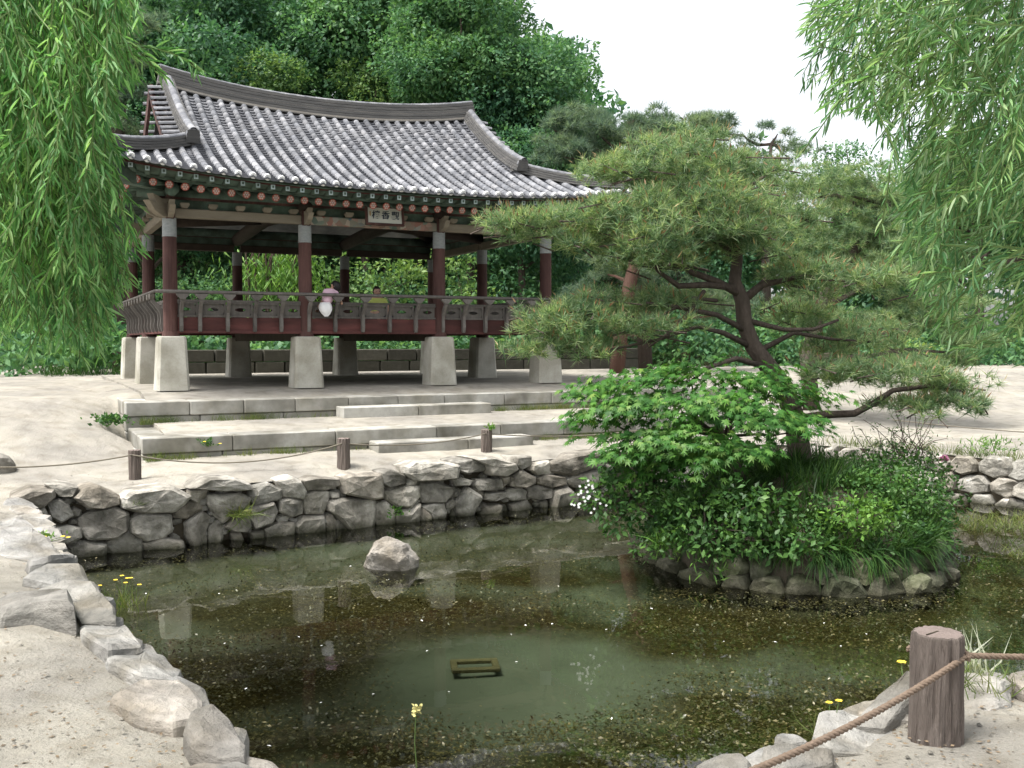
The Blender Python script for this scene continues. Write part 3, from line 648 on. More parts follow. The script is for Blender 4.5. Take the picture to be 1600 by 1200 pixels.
# ------------------------------------------------------------------ stones
def rock_from_outline(poly, o, ux, uy, back, bulge, rng, rough=.02, tops=True, smoothing=1):
    """a stone whose face outline is poly in the frame (o, ux, uy): its sides run back, its face swells by bulge"""
    n = ux.cross(uy).normalized()
    P = [Vector(p) for p in poly]
    area = sum(P[i].x * P[(i + 1) % len(P)].y - P[(i + 1) % len(P)].x * P[i].y for i in range(len(P)))
    if area < 0: P.reverse()
    Q = []                                                   # soften corners, add mid points
    for i in range(len(P)):
        a, b, c = P[i - 1], P[i], P[(i + 1) % len(P)]
        Q.append(b.lerp(a, .12)); Q.append(b * .96 + (a + c) * .02); Q.append(b.lerp(c, .12))
    m = len(Q)
    cen = sum(Q, Vector((0, 0))) / m
    size = sum((q - cen).length for q in Q) / m
    rings = [(-back, .80), (-back * .35, .97), (0.0, 1.0), (bulge * .6, .95), (bulge * .93, .80), (bulge, .42)]
    seed = Vector((rng.uniform(0, 90), rng.uniform(0, 90), rng.uniform(0, 90)))
    tilt = Vector((rng.uniform(-.25, .25), rng.uniform(-.25, .25)))
    vs = []
    for d, k in rings:
        for q in Q:
            p = cen + (q - cen) * k
            dep = d
            if d > 0: dep += (p - cen).dot(tilt) * .9 * min(1, d / bulge)
            w = o + ux * p.x + uy * p.y + n * dep
            nz = mnoise.noise(w * 7 + seed) * rough * 1.3 + mnoise.noise(w * 17 + seed) * rough * .7
            w += n * nz * (1 if d >= 0 else .3)
            rad = (q - cen); rad = (ux * rad.x + uy * rad.y).normalized()
            w += rad * mnoise.noise(w * 11 + seed * 2) * rough * .4
            vs.append(w)
    c1 = o + ux * cen.x + uy * cen.y + n * (bulge * 1.02)
    vs.append(c1); vs.append(o + ux * cen.x + uy * cen.y - n * back)
    fs = []
    for r in range(len(rings) - 1):
        for i in range(m):
            j = (i + 1) % m
            fs.append((r * m + i, r * m + j, (r + 1) * m + j, (r + 1) * m + i))
    t = (len(rings) - 1) * m
    for i in range(m):
        fs.append((t + i, t + (i + 1) % m, len(vs) - 2)); fs.append(((i + 1) % m, i, len(vs) - 1))
    return vs, fs

def ico_rock(radius, rng, cuts=9, squash=(1, 1, 1), sub=3, rough=.05):
    import bmesh
    bm = bmesh.new(); bmesh.ops.create_icosphere(bm, subdivisions=sub, radius=1.0)
    seed = Vector((rng.uniform(0, 50),) * 3)
    planes = []
    for _ in range(cuts):
        n = Vector((rng.gauss(0, 1), rng.gauss(0, 1), rng.gauss(0, 1))).normalized(); planes.append((n, rng.uniform(.55, .85)))
    for v in bm.verts:
        p = v.co.copy()
        for n, d in planes:
            k = p.dot(n)
            if k > d: p -= n * (k - d) * .92
        p *= 1 + rough * mnoise.noise(p * 3 + seed) + rough * .5 * mnoise.noise(p * 8 + seed)
        v.co = Vector((p.x * squash[0], p.y * squash[1], p.z * squash[2])) * radius
    vs = [v.co.copy() for v in bm.verts]; fs = [tuple(x.index for x in f.verts) for f in bm.faces]
    bm.free()
    return vs, fs

rs = random.Random(5)
wall_o = Vector((WALL_A.x, WALL_A.y, 0)); UX = Vector((WALL_U.x, WALL_U.y, 0)); UZ = Vector((0, 0, 1)); WN3 = Vector((WALL_N.x, WALL_N.y, 0))
pw = thing('stone_wall', 'rough dry stone pond wall of grey boulders below the sandy path', 'stone wall', tuple(wall_o))
def grow(q, k):
    c = Vector((sum(p[0] for p in q) / len(q), sum(p[1] for p in q) / len(q)))
    return [tuple(c + (Vector(p) - c) * k) for p in q]
for q in WALL_STONES:
    zc = sum(p[1] for p in q) / len(q); size = max(max(p[0] for p in q) - min(p[0] for p in q), .1)
    q2 = [(a, b - (.25 if b < -.64 else 0)) for a, b in grow(q, 1.11)]
    back = .3 if zc < -.2 else .5
    vs, fs = rock_from_outline(q2, wall_o + WN3 * (.05 + rs.uniform(-.03, .03)), UX, UZ, back, .05 + min(.09, size * .12), rs, rough=.028)
    MB().add(vs, fs).build('stone', M_STONE, pw, world=True, centre=True)
# small wedges packed in the gaps
mbw = MB()
for k in range(340):
    u = rs.uniform(-.1, 7.6); z = rs.uniform(-.68, -.08); r = rs.uniform(.04, .085)
    vs, fs = ico_rock(r, rs, 7, (1.3, 1, .9), 1, .1)
    c = wall_o + UX * u + UZ * z + WN3 * .02
    mbw.add([v + c for v in vs], fs)
mbw.build('packing_stones', M_STONE, pw, world=True, kind='stuff')

# the same walling goes on behind the island and round to the right
pw2 = thing('stone_wall', 'dry stone pond wall seen behind the island at the right edge', 'stone wall', (5.0, 15.7, 0))
path = [Vector((2.2, 14.95)), Vector((3.4, 15.66)), Vector((5.0, 15.7)), Vector((6.2, 14.75)), Vector((7.0, 13.7)), Vector((7.7, 12.6)), Vector((8.3, 11.0))]
for a, b in zip(path[:-1], path[1:]):
    d = (b - a); Lg = d.length; d.normalize(); ux = Vector((d.x, d.y, 0)); nn = ux.cross(UZ)
    rows = [(-.85, .28), (-.56, .25), (-.30, .25)]
    for zb, hh in rows:
        u = rs.uniform(-.15, 0)
        while u < Lg:
            w = rs.uniform(.25, .6); h = hh * rs.uniform(.85, 1.12)
            q = [(u + .02, zb + rs.uniform(0, .05)), (u + w * .5, zb - .03), (u + w - .02, zb + rs.uniform(0, .06)), (u + w, zb + h * .6), (u + w * .8, zb + h), (u + w * .25, zb + h * rs.uniform(.9, 1.1)), (u, zb + h * .6)]
            vs, fs = rock_from_outline(q, Vector((a.x, a.y, 0)) + nn * .04, ux, UZ, .3, .09, rs, rough=.03)
            MB().add(vs, fs).build('stone', M_STONE, pw2, world=True, centre=True)
            u += w

# near left edge: flat slabs bedded in the sand
lb = thing('stone_edging', 'pale flat stone slabs edging the sandy bank at the left', 'stone edging', (-2.4, 6.0, 0))
X3, Y3 = Vector((1, 0, 0)), Vector((0, 1, 0))
heights = [.04, .035, .06, .06, .05, .04, .12, .03, .03, .05, .065, .035]
for i, q in enumerate(LEFT_SLABS):
    c = Vector((sum(p[0] for p in q) / len(q), sum(p[1] for p in q) / len(q)))
    rel = [(p[0] - c.x, p[1] - c.y) for p in q]
    vs, fs = rock_from_outline(rel, Vector((c.x, c.y, -.015 if heights[i] < .06 else .0)), X3, Y3, .62, heights[i], rs, rough=.022)
    MB().add(vs, fs).build('stone', M_SLAB, lb, world=True, centre=True)
rb = thing('stone_edging', 'pale rounded stones edging the bank beside the thick log post', 'stone edging', (1.5, 4.1, 0))
for i, q in enumerate(RIGHT_SLABS):
    c = Vector((sum(p[0] for p in q) / len(q), sum(p[1] for p in q) / len(q)))
    rel = [(p[0] - c.x, p[1] - c.y) for p in q]
    vs, fs = rock_from_outline(rel, Vector((c.x, c.y, -.01)), X3, Y3, .5, .05, rs, rough=.018)
    MB().add(vs, fs).build('stone', M_SLAB, rb, world=True, centre=True)

# smaller slabs that close the line of both banks
def edge_fill(root, pts, seed, w0, w1):
    rg = random.Random(seed)
    for a, b in zip(pts[:-1], pts[1:]):
        a, b = Vector(a), Vector(b); d = b - a; L_ = d.length; d.normalize(); n = Vector((d.y, -d.x)); u = rg.uniform(-.1, 0)
        while u < L_:
            w = rg.uniform(w0, w1); dp = rg.uniform(.2, .42)
            c = a + d * (u + w / 2) + n * (dp * .5 - rg.uniform(.02, .09))
            ang = rg.uniform(-.25, .25)
            q = []
            for k in range(7):
                t = 2 * math.pi * k / 7 + rg.uniform(-.2, .2); r = rg.uniform(.85, 1.12)
                e = d * (math.cos(t + ang) * w * .56 * r) + n * (math.sin(t + ang) * dp * .56 * r); q.append((e.x, e.y))
            vs, fs = rock_from_outline(q, Vector((c.x, c.y, ground_z(c.x, c.y) + rg.uniform(-.015, .015))), X3, Y3, .6, rg.uniform(.012, .035), rg, rough=.016)
            MB().add(vs, fs).build('stone', M_SLAB, root, world=True, centre=True)
            u += w * .93
edge_fill(lb, [(-5.0, 10.2), (-4.62, 9.6), (-4.0, 8.55), (-3.5, 7.7), (-3.12, 6.95), (-2.6, 6.2), (-2.12, 5.45), (-1.75, 4.92), (-1.41, 4.42), (-1.03, 3.85), (-.75, 3.45), (-.3, 3.3)], 6, .25, .6)
edge_fill(rb, [(-.3, 3.3), (.2, 3.42), (.62, 3.66), (1.03, 3.9), (1.5, 4.28), (1.93, 4.62), (2.45, 4.66), (2.95, 4.6), (4.0, 4.85)], 7, .25, .5)
# boulder standing in the pond
bl = at_z(603, 893, WATER_Z)
OUT = [(-.27, -.02), (-.26, .17), (-.12, .27), (.05, .30), (.12, .24), (.17, .14), (.29, .05), (.28, -.04), (.1, -.12)]
vs, fs = ico_rock(.34, random.Random(21), 12, (.95, .75, .8), 4, .09)
R = Matrix.Rotation(.35, 3, 'Y') @ Matrix.Rotation(.5, 3, 'Z')
bo = MB().add([R @ v + Vector((0, 0, .03)) for v in vs], fs).build('boulder', M_SLAB)
bo.location = (bl.x, bl.y + .2, WATER_Z)
tag(bo, 'grey angular boulder standing alone in the pond water', 'boulder')
vs, fs = ico_rock(.26, random.Random(3), 5, (1, 1, .8), 3, .05)
p = at_z(-12, 748, 0)
bo = MB().add([v + Vector((0, 0, .1)) for v in vs], fs).build('boulder', M_STONE)
bo.location = p
tag(bo, 'round dark boulder on the sand at the left edge', 'boulder')

# ------------------------------------------------------------------ stone terraces in front of the pavilion
def terrace(label, s0, s1, t0, t1, z0, courses, wid, fill_mat, rise):
    root = thing('stone_terrace', label, 'terrace', tuple(from_st(s0, t0, 0)), PAV_A)
    ln = s1 - s0; z = z0
    for ci, h in enumerate(courses):
        s = 0.0; top = ci == len(courses) - 1
        while s < ln - .05:
            w = min(rs.uniform(*wid), ln - s)
            if ln - s - w < .3: w = ln - s
            dd = .42 if top else .38
            mb = MB().bbox((s + w / 2, dd / 2 + (0 if top else .025) + rs.uniform(0, .008), z + h / 2), (w - .008, dd, h - .006), .012)
            mb.build('stone_block', M_GRANITE, root, centre=True)
            s += w
        z += h
    # left return
    z = z0
    for ci, h in enumerate(courses):
        t = .43
        while t < t1 - t0 - .1:
            w = min(rs.uniform(*wid), t1 - t0 - t)
            MB().bbox((.17, t + w / 2, z + h / 2), (.34, w - .008, h - .006), .012).build('stone_block', M_GRANITE, root, centre=True)
            t += w
        z += h
    dp = t1 - t0                                             # trodden earth behind the kerb blocks, rising a little to the back
    f = MB().prism([(.40, z0), (.40, z - .006), (1.25, z + rise), (dp, z + rise), (dp, z0)], (.33, 0, 0), (0, 1, 0), (0, 0, 1), ln - .36).build('earth_fill', fill_mat, root)
    return root
terrace('long granite terrace the tiled pavilion stands on', -1.18, 10.0, -4.2, 5.0, -.05, [.37, .21, .21], (.75, 1.25), M_SAND, .095)
terrace('lower granite terrace with weeds along the foot, facing the path', -1.15, 8.0, -5.89, -4.17, -.05, [.22, .21], (.9, 1.5), M_SAND, .06)
def step(label, s0, s1, t0, d, z0, h):
    root = thing('stone_step', label, 'step', tuple(from_st(s0, t0, z0)), PAV_A)
    s = 0; ln = s1 - s0
    while s < ln - .05:
        w = min(rs.uniform(1.1, 1.5), ln - s)
        if ln - s - w < .4: w = ln - s
        MB().bbox((s + w / 2, d / 2, h / 2), (w - .006, d, h), .012).build('stone_block', M_GRANITE, root, centre=True)
        s += w
step('low granite step against the terrace under the pavilion', 1.85, 4.32, -4.6, .395, .43, .17)
step('low granite step against the lower terrace beside the path', 1.82, 4.2, -6.29, .395, .05, .17)
# low retaining wall and bank behind the pavilion
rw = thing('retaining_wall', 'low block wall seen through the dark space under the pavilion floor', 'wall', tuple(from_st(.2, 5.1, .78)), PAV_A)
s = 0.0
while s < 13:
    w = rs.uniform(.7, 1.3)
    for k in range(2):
        MB().bbox((s + w / 2 + k * .2, .2, .17 + k * .30), (w - .03, .35, .29), .02).build('stone_block', M_SHADEBLOCK, rw, centre=True)
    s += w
# ------------------------------------------------------------------ the pavilion
PV = thing('pavilion', 'open wooden pavilion with a grey tiled hip-and-gable roof on tapered stone plinths', 'pavilion', tuple(PAV_P), PAV_A)
PV.scale = (PAV_K,) * 3
W_, D_ = 7.8, 6.6
COLS_S = [0, 2.5, 5.3, 7.8]; COLS_T = [0, 3.3, 6.6]
EAVE = 1.35
def dist_t(te): return te + EAVE
def lift(c, d): return .34 * abs(c) ** 2.6 * (1 - min(d, 4.6) / 4.7)
def base_z(d): return 3.72 + .36 * d + .0304 * d * d
def front_z(s, t):
    d = t + EAVE; c = max(-1.02, min(1.02, (s - 3.9) / 5.25)); cr = min(1.0, abs(s - 3.9) / 3.65)
    return base_z(d) + lift(c, d) + .30 * cr * cr * (d / 4.65) ** 2
def side_z(s, t):                                            # left side; mirror s for the right
    d = s + EAVE; c = max(-1.02, min(1.02, (t - 3.3) / 4.65))
    return base_z(d) + lift(c, d) + .30 * (d / 4.65) ** 2
def eave_t(s): return -EAVE + .13 * (1 - ((s - 3.9) / 5.25) ** 2)
def corner_lift(s): return .34 * min(1.05, abs(s - 3.9) / 5.25) ** 2.6

# plinths and columns
def plinth():
    mb = MB(); h = .99
    lv = [(0, .288), (h * .93, .245), (h - .02, .238), (h, .215)]
    vs = []
    for z, r in lv:
        c = .045
        for x, y in ((r, r - c), (r - c, r), (-r + c, r), (-r, r - c), (-r, -r + c), (-r + c, -r), (r - c, -r), (r, -r + c)): vs.append((x, y, z))
    fs = []
    for i in range(len(lv) - 1):
        for k in range(8): fs.append((i * 8 + k, i * 8 + (k + 1) % 8, (i + 1) * 8 + (k + 1) % 8, (i + 1) * 8 + k))
    fs.append(tuple(range(24, 32)))
    return mb.add(vs, fs)
pl0 = plinth().build('stone_plinth', M_PLINTH, PV)
co0 = MB().tube([(0, 0, .97), (0, 0, 1.08)], [.165, .145], 16).tube([(0, 0, 1.08), (0, 0, 1.9), (0, 0, 2.84)], [.132, .13, .122], 16).build('column', M_RED, PV, smooth=False)
ba0 = MB().tube([(0, 0, 2.82), (0, 0, 3.14)], [.127, .125], 16).tube([(0, 0, 2.80), (0, 0, 2.825)], [.131, .131], 16).build('painted_band', M_BAND, co0)
first = True
for t in COLS_T:
    for s in COLS_S:
        if t == 3.3 and s in (2.5, 5.3): continue
        if first: p, c = pl0, co0; b = ba0; first = False
        else:
            p, c, b = pl0.copy(), co0.copy(), ba0.copy()
            for o in (p, c, b): COL.objects.link(o)
            p.parent = PV; c.parent = PV; b.parent = c
        p.location = (s, t, 0); c.location = (s, t, 0)

# floor frame, floor boards
sides = [((0, 0), (1, 0), [(0, 2.5), (2.5, 5.3), (5.3, 7.8)]), ((0, 6.6), (0, -1), [(0, 3.3), (3.3, 6.6)]), ((7.8, 0), (0, 1), [(0, 3.3), (3.3, 6.6)]), ((7.8, 6.6), (-1, 0), [(0, 2.5), (2.5, 5.3), (5.3, 7.8)])]
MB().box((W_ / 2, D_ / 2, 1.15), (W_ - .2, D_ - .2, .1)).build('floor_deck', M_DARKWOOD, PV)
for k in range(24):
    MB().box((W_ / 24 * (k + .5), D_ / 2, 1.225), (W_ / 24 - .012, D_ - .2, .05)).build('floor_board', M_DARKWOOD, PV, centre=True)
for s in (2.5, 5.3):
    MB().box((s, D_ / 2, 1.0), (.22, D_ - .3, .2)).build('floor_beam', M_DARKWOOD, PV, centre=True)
# railing: skirt beam, pierced panels, curved balusters, round handrail
def baluster_mesh():
    prof = [(.0, .0), (-.07, .02), (-.10, .12), (-.085, .26), (-.10, .36), (-.17, .46), (-.245, .56), (-.255, .66), (-.21, .66), (-.185, .58), (-.10, .50), (-.03, .40), (.0, .28)]
    mb = MB().prism(prof, (-.03, 0, 0), (0, 1, 0), (0, 0, 1), .06)
    # cup-shaped bracket that carries the rail
    cup = [(-.035, .60), (.035, .60), (.10, .665), (.115, .70), (-.115, .70), (-.10, .665)]
    mb.prism(cup, (0, -.195, 0), (1, 0, 0), (0, 0, 1), .085)
    return mb
def panel_mesh(w, h):
    """a board with a pierced oval, set in a raised frame"""
    mb = MB(); n = 16; th = .03
    per = []
    for k in range(n):
        a = 2 * math.pi * (k + .5) / n; c, s_ = math.cos(a), math.sin(a)
        m = max(abs(c) / (w / 2 - .03), abs(s_) / (h / 2 - .025)); per.append((c / m, s_ / m))
    ov = [(.092 * math.cos(2 * math.pi * (k + .5) / n) * (1 + .12 * math.cos(4 * math.pi * (k + .5) / n)), .036 * math.sin(2 * math.pi * (k + .5) / n)) for k in range(n)]
    vs = [(x, 0, z) for x, z in per] + [(x, 0, z) for x, z in ov] + [(x, th, z) for x, z in per] + [(x, th, z) for x, z in ov]
    fs = []
    for k in range(n):
        j = (k + 1) % n
        fs += [(k, j, n + j, n + k), (n + k, n + j, 3 * n + j, 3 * n + k), (2 * n + j, 2 * n + k, 3 * n + k, 3 * n + j)]
    mb.add(vs, fs)
    for z in (-h / 2 + .014, h / 2 - .014): mb.box((0, .01, z), (w, .07, .034))
    for x in (-w / 2 + .016, w / 2 - .016): mb.box((x, .011, 0), (.036, .068, h - .066))
    return mb
bal_me = None; pan_cache = {}
RZ0, RZ1 = 1.04, 1.34                                        # skirt
for (o, d, bays) in sides:
    rot = math.atan2(d[1], d[0]); R2 = Matrix.Rotation(rot, 4, 'Z')
    def place(me_or_o, u, off, z):
        return Matrix.Translation((o[0] + d[0] * u + d[1] * off, o[1] + d[1] * u - d[0] * off, z)) @ R2
    ln = bays[-1][1]
    for (a, b) in bays:
        nseg = 5 if (b - a) < 3 else 6
        ob = MB().box(((b - a) / 2, 0, (RZ0 + RZ1) / 2), (b - a - .20, .09, RZ1 - RZ0)).box(((b - a) / 2, -.03, RZ0 + .03), (b - a - .2, .10, .05)).build('skirt_beam', M_REDBAR, PV)
        ob.matrix_local = place(ob, a, .02, 0)
        ob = MB().box(((b - a) / 2, 0, 1.645), (b - a - .2, .075, .04)).build('ledge_rail', M_GREYWOOD, PV)
        ob.matrix_local = place(ob, a, .03, 0)
        wseg = (b - a) / nseg
        for k in range(nseg):
            key = round(wseg, 2)
            if key not in pan_cache:
                pan_cache[key] = panel_mesh(wseg - .05, .27).build('pierced_panel', M_GREYWOOD, PV); pn = pan_cache[key]
            else:
                pn = pan_cache[key].copy(); COL.objects.link(pn); pn.parent = PV
            pn.matrix_local = place(pn, a + (k + .5) * wseg, .045, 1.485)
        for k in range(nseg + (1 if b == ln else 0)):
            if bal_me is None:
                bo_ = baluster_mesh().build('baluster', M_GREYWOOD, PV); bal_me = bo_
            else:
                bo_ = bal_me.copy(); COL.objects.link(bo_); bo_.parent = PV
            u = a + k * wseg
            if k == 0 and a == 0: u += .17
            elif u > ln - .05: u -= .17
            elif k == 0: u += .03
            bo_.matrix_local = place(bo_, u, .07, 1.06)
    e = .30
    hr = MB().tube([(-e, -e - .0, 1.795), (ln + e, -e, 1.795)], .032, 8).build('handrail', M_GREYWOOD, PV, smooth=True)
    hr.matrix_local = place(hr, 0, 0, 0)

# lintels, frieze, purlins, interior beams
m_pat, ntp, outp = new_mat('painted_pattern')
_tc = ntp.nodes.new('ShaderNodeTexCoord'); _v = ntp.nodes.new('ShaderNodeTexVoronoi'); _v.inputs['Scale'].default_value = 9
_r = ramp(ntp, [(.05, .09, .075), (.16, .19, .15), (.22, .08, .06), (.30, .27, .22), (.06, .10, .12)], [.0, .3, .5, .7, .9])
_b = ntp.nodes.new('ShaderNodeBsdfPrincipled'); _b.inputs['Roughness'].default_value = .85
ntp.links.new(_tc.outputs['Object'], _v.inputs['Vector']); ntp.links.new(_v.outputs['Color'], _r.inputs['Fac']); ntp.links.new(_r.outputs[0], _b.inputs['Base Color']); ntp.links.new(_b.outputs[0], outp.inputs['Surface'])
for si, (o, d, bays) in enumerate(sides):
    rot = math.atan2(d[1], d[0])
    def place(u, off, z): return Matrix.Translation((o[0] + d[0] * u + d[1] * off, o[1] + d[1] * u - d[0] * off, z)) @ Matrix.Rotation(rot, 4, 'Z')
    ln = bays[-1][1]
    for bi, (a, b) in enumerate(bays):
        mid = si == 0 and bi == 1
        L_ = b - a
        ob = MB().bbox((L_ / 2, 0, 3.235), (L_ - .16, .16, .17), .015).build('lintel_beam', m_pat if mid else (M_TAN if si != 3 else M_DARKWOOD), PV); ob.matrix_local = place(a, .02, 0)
        ob = MB().box((L_ / 2, 0, 3.42), (L_ - .1, .05, .20)).build('frieze_board', M_TEAL, PV); ob.matrix_local = place(a, 0, 0)
        nb = 5
        for k in range(nb):
            u = a + L_ * (k + .5) / nb
            ob = MB().prism([(-.05, 0), (.05, 0), (.085, .05), (.075, .085), (-.075, .085), (-.085, .05)], (0, -.04, 3.325), (1, 0, 0), (0, 0, 1), .12).build('cup_bracket', M_TAN, PV); ob.matrix_local = place(u, .045, 0)
    ob = MB().tube([(-.55, 0, 3.60), (ln + .55, 0, 3.60)], .11, 12).build('purlin', M_TEAL, PV, smooth=True); ob.matrix_local = place(0, 0, 0)
    ob = MB().box((ln / 2, 0, 3.505), (ln + .7, .11, .05)).build('purlin_plate', M_RED, PV); ob.matrix_local = place(0, .02, 0)
# bracket arms at the column heads
arm = [(0, 0), (-.16, .02), (-.30, .08), (-.42, .20), (-.34, .19), (-.26, .17), (-.34, .30), (-.24, .28), (-.14, .25), (0, .27)]
for s in COLS_S:
    ob = MB().prism(arm, (-.05, 0, 0), (0, 1, 0), (0, 0, 1), .10).build('bracket_arm', M_TAN, PV); ob.location = (s, -.08, 3.13)
    MB().bbox((s, -.02, 3.27), (.17, .24, .30), .02).build('bracket_block', M_RED, PV, centre=True)
for t in COLS_T:
    ob = MB().prism(arm, (0, -.05, 0), (1, 0, 0), (0, 0, 1), -.10).build('bracket_arm', M_TAN, PV); ob.location = (-.08, t, 3.13)
for k, (dx, dy) in enumerate(((-1, -1),)):
    ob = MB().prism(arm, (0, -.05, 0), (1, 0, 0), (0, 0, 1), -.10).build('bracket_arm', M_TAN, PV)
    ob.matrix_local = Matrix.Translation((-.06, -.06, 3.13)) @ Matrix.Rotation(math.pi / 4, 4, 'Z') @ Matrix.Scale(1.3, 4)
for s in (2.5, 5.3):
    MB().tube([(s, -.1, 3.45), (s, 3.3, 3.62), (s, 6.7, 3.45)], [.15, .17, .15], 10).build('cross_beam', M_DARKWOOD, PV, smooth=True, centre=True)
for s0, s1 in ((0, 2.5), (7.8, 5.3)):
    MB().tube([(s0, 3.3, 3.42), (s1, 3.3, 3.62)], .13, 10).build('tie_beam', M_DARKWOOD, PV, smooth=True, centre=True)
    MB().tube([(s0, .05, 3.66), (s1, 1.9, 4.2)], .10, 8).build('hip_beam', M_DARKWOOD, PV, smooth=True, centre=True)
    MB().tube([(s0, 6.55, 3.66), (s1, 4.7, 4.2)], .10, 8).build('hip_beam', M_DARKWOOD, PV, smooth=True, centre=True)

# rafters with painted ends
def under_z(s, t):                                           # rafter centre line
    return 3.72 + (t * .31) + corner_lift(s) * (.75 if t < 0 else .3)
raf_me = {}
# painted flower on a rafter end: disc, petals, centre
fl = MB(); fl.tube([(0, 0, 0), (0, .012, 0)], .070, 12, mi=0)
for k in range(6):
    a = k * math.pi / 3
    fl.tube([(.040 * math.cos(a), -.004, .040 * math.sin(a)), (.040 * math.cos(a), .002, .040 * math.sin(a))], .019, 6, mi=1)
fl.tube([(0, -.006, 0), (0, .0, 0)], .016, 6, mi=2)
fl_o = None; sq_o = None
RAF_SP = .262
def side_frames():
    yield (lambda s, t: (s, t)), W_, 3.9, 5.25, True
    yield (lambda s, t: (t, D_ - s)), D_, 3.3, 4.65, True     # left: runs from back to front
    yield (lambda s, t: (W_ - t, s)), D_, 3.3, 4.65, False    # right
for fr, ln, mid, half, rich in side_frames():
    n = int((ln + 2 * .62) / RAF_SP)
    for k in range(n + 1):
        s = -.62 + (ln + 1.24) * k / n
        lf = .34 * min(1.05, abs(s - mid) / half) ** 2.6 * .85
        si = min(max(s, .25), ln - .25)                       # fan at the corners
        p1 = Vector((*fr(s, -.74), 3.50 + lf)); p0 = Vector((*fr(si, .55), 3.84 + lf * .25))
        ax = (p1 - p0).normalized()
        me_name = 'rafter'
        L_ = (p1 - p0).length
        rot = ax.to_track_quat('-Y', 'Z').to_matrix().to_4x4()
        key = round(L_, 1)
        if key not in raf_me:
            r = MB().tube([(0, 0, 0), (0, -key, 0)], [.062, .066], 10).build('rafter', M_TEAL, PV, smooth=False); raf_me[key] = r
        else:
            r = raf_me[key].copy(); COL.objects.link(r); r.parent = PV
        r.matrix_local = Matrix.Translation(p1 - ax * key) @ rot
        if fl_o is None:
            e = fl.build('painted_flower', [M_FLOWERRED, M_PINKPALE, M_PALEBLUE], r); fl_o = e
        else:
            e = fl_o.copy(); COL.objects.link(e); e.parent = r
        e.matrix_local = Matrix.Translation((0, -key - .013, 0))
    n2 = int((ln + 2 * 1.02) / .262)
    for k in range(n2 + 1):
        s = -1.02 + (ln + 2.04) * k / n2
        lf = .34 * min(1.05, abs(s - mid) / half) ** 2.6
        si = min(max(s, -.35), ln + .35)
        p1 = Vector((*fr(s, -1.10), 3.625 + lf)); p0 = Vector((*fr(s + (si - s) * .6, -.30), 3.66 + lf * .6))
        ax = (p1 - p0).normalized(); rot = ax.to_track_quat('-Y', 'Z').to_matrix().to_4x4(); L_ = .82
        if 'fly' not in raf_me:
            r = MB().bbox((0, -L_ / 2, 0), (.085, L_, .085), .008).build('flying_rafter', M_TEAL, PV); raf_me['fly'] = r
        else:
            r = raf_me['fly'].copy(); COL.objects.link(r); r.parent = PV
        r.matrix_local = Matrix.Translation(p1 - ax * L_) @ rot
        if sq_o is None:
            e = MB().box((0, 0, 0), (.074, .012, .080), mi=0).box((0, -.007, .004), (.03, .01, .042), mi=1).build('painted_end', [M_PALEBLUE, M_TEAL], r); sq_o = e
        else:
            e = sq_o.copy(); COL.objects.link(e); e.parent = r
        e.matrix_local = Matrix.Translation((0, -L_ - .0075, 0))
    # eave boards: above the rafter ends and above the flying rafter ends
    for (tt, zz, hh, mt, nm) in ((-.735, 3.592, .05, M_TEAL, 'eave_board'), (-1.125, 3.688, .045, M_REDBAR, 'eave_board'), (-1.16, 3.73, .03, M_TEAL, 'eave_board')):
        pts = []
        for k in range(25):
            s = -abs(tt) + (ln + 2 * abs(tt)) * k / 24; lf = .34 * min(1.05, abs(s - mid) / half) ** 2.6 * (1 if tt < -1 else .85)
            pts.append(Vector((*fr(s, tt + (.10 * (1 - ((s - mid) / half) ** 2) if tt < -1 else 0) - (.03 if tt < -1.15 else 0)), zz + lf)))
        MB().sweep(pts, [(-.03, -hh / 2), (.03, -hh / 2), (.03, hh / 2), (-.03, hh / 2)]).build(nm, mt, PV)
    # soffit boards
    V = []
    rows = [(-1.14, 3.70, 1.0), (-.76, 3.625, .85), (-.70, 3.635, .8), (.0, 3.82, .5), (.15, 3.86, .45), (1.4, 4.22, .15), (2.6, 4.62, 0)]
    NS = 25
    for (tt, zz, lk) in rows:
        for k in range(NS):
            e_ = -tt if tt < 0 else -tt
            s = -e_ + (ln + 2 * e_) * k / (NS - 1); lf = .34 * min(1.05, abs(s - mid) / half) ** 2.6 * lk
            V.append((*fr(s, tt), zz + lf))
    fs = [(j * NS + i, j * NS + i + 1, (j + 1) * NS + i + 1, (j + 1) * NS + i) for j in range(len(rows) - 1) for i in range(NS - 1)]
    cut = 4 * (NS - 1)
    MB().add(V[:5 * NS], fs[:cut]).build('soffit_board', M_TEAL, PV)
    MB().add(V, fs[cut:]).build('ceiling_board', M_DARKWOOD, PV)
# corner hip rafters
for cx, cy, sx, sy in ((0, 0, -1, -1), (7.8, 0, 1, -1), (0, 6.6, -1, 1)):
    MB().sweep([(cx - sx * .6, cy - sy * .6, 3.83), (cx, cy, 3.72), (cx + sx * .75, cy + sy * .75, 3.72), (cx + sx * 1.22, cy + sy * 1.22, 3.93)], [(-.09, -.12), (.09, -.12), (.09, .10), (-.09, .10)]).build('hip_rafter', M_TEAL, PV)

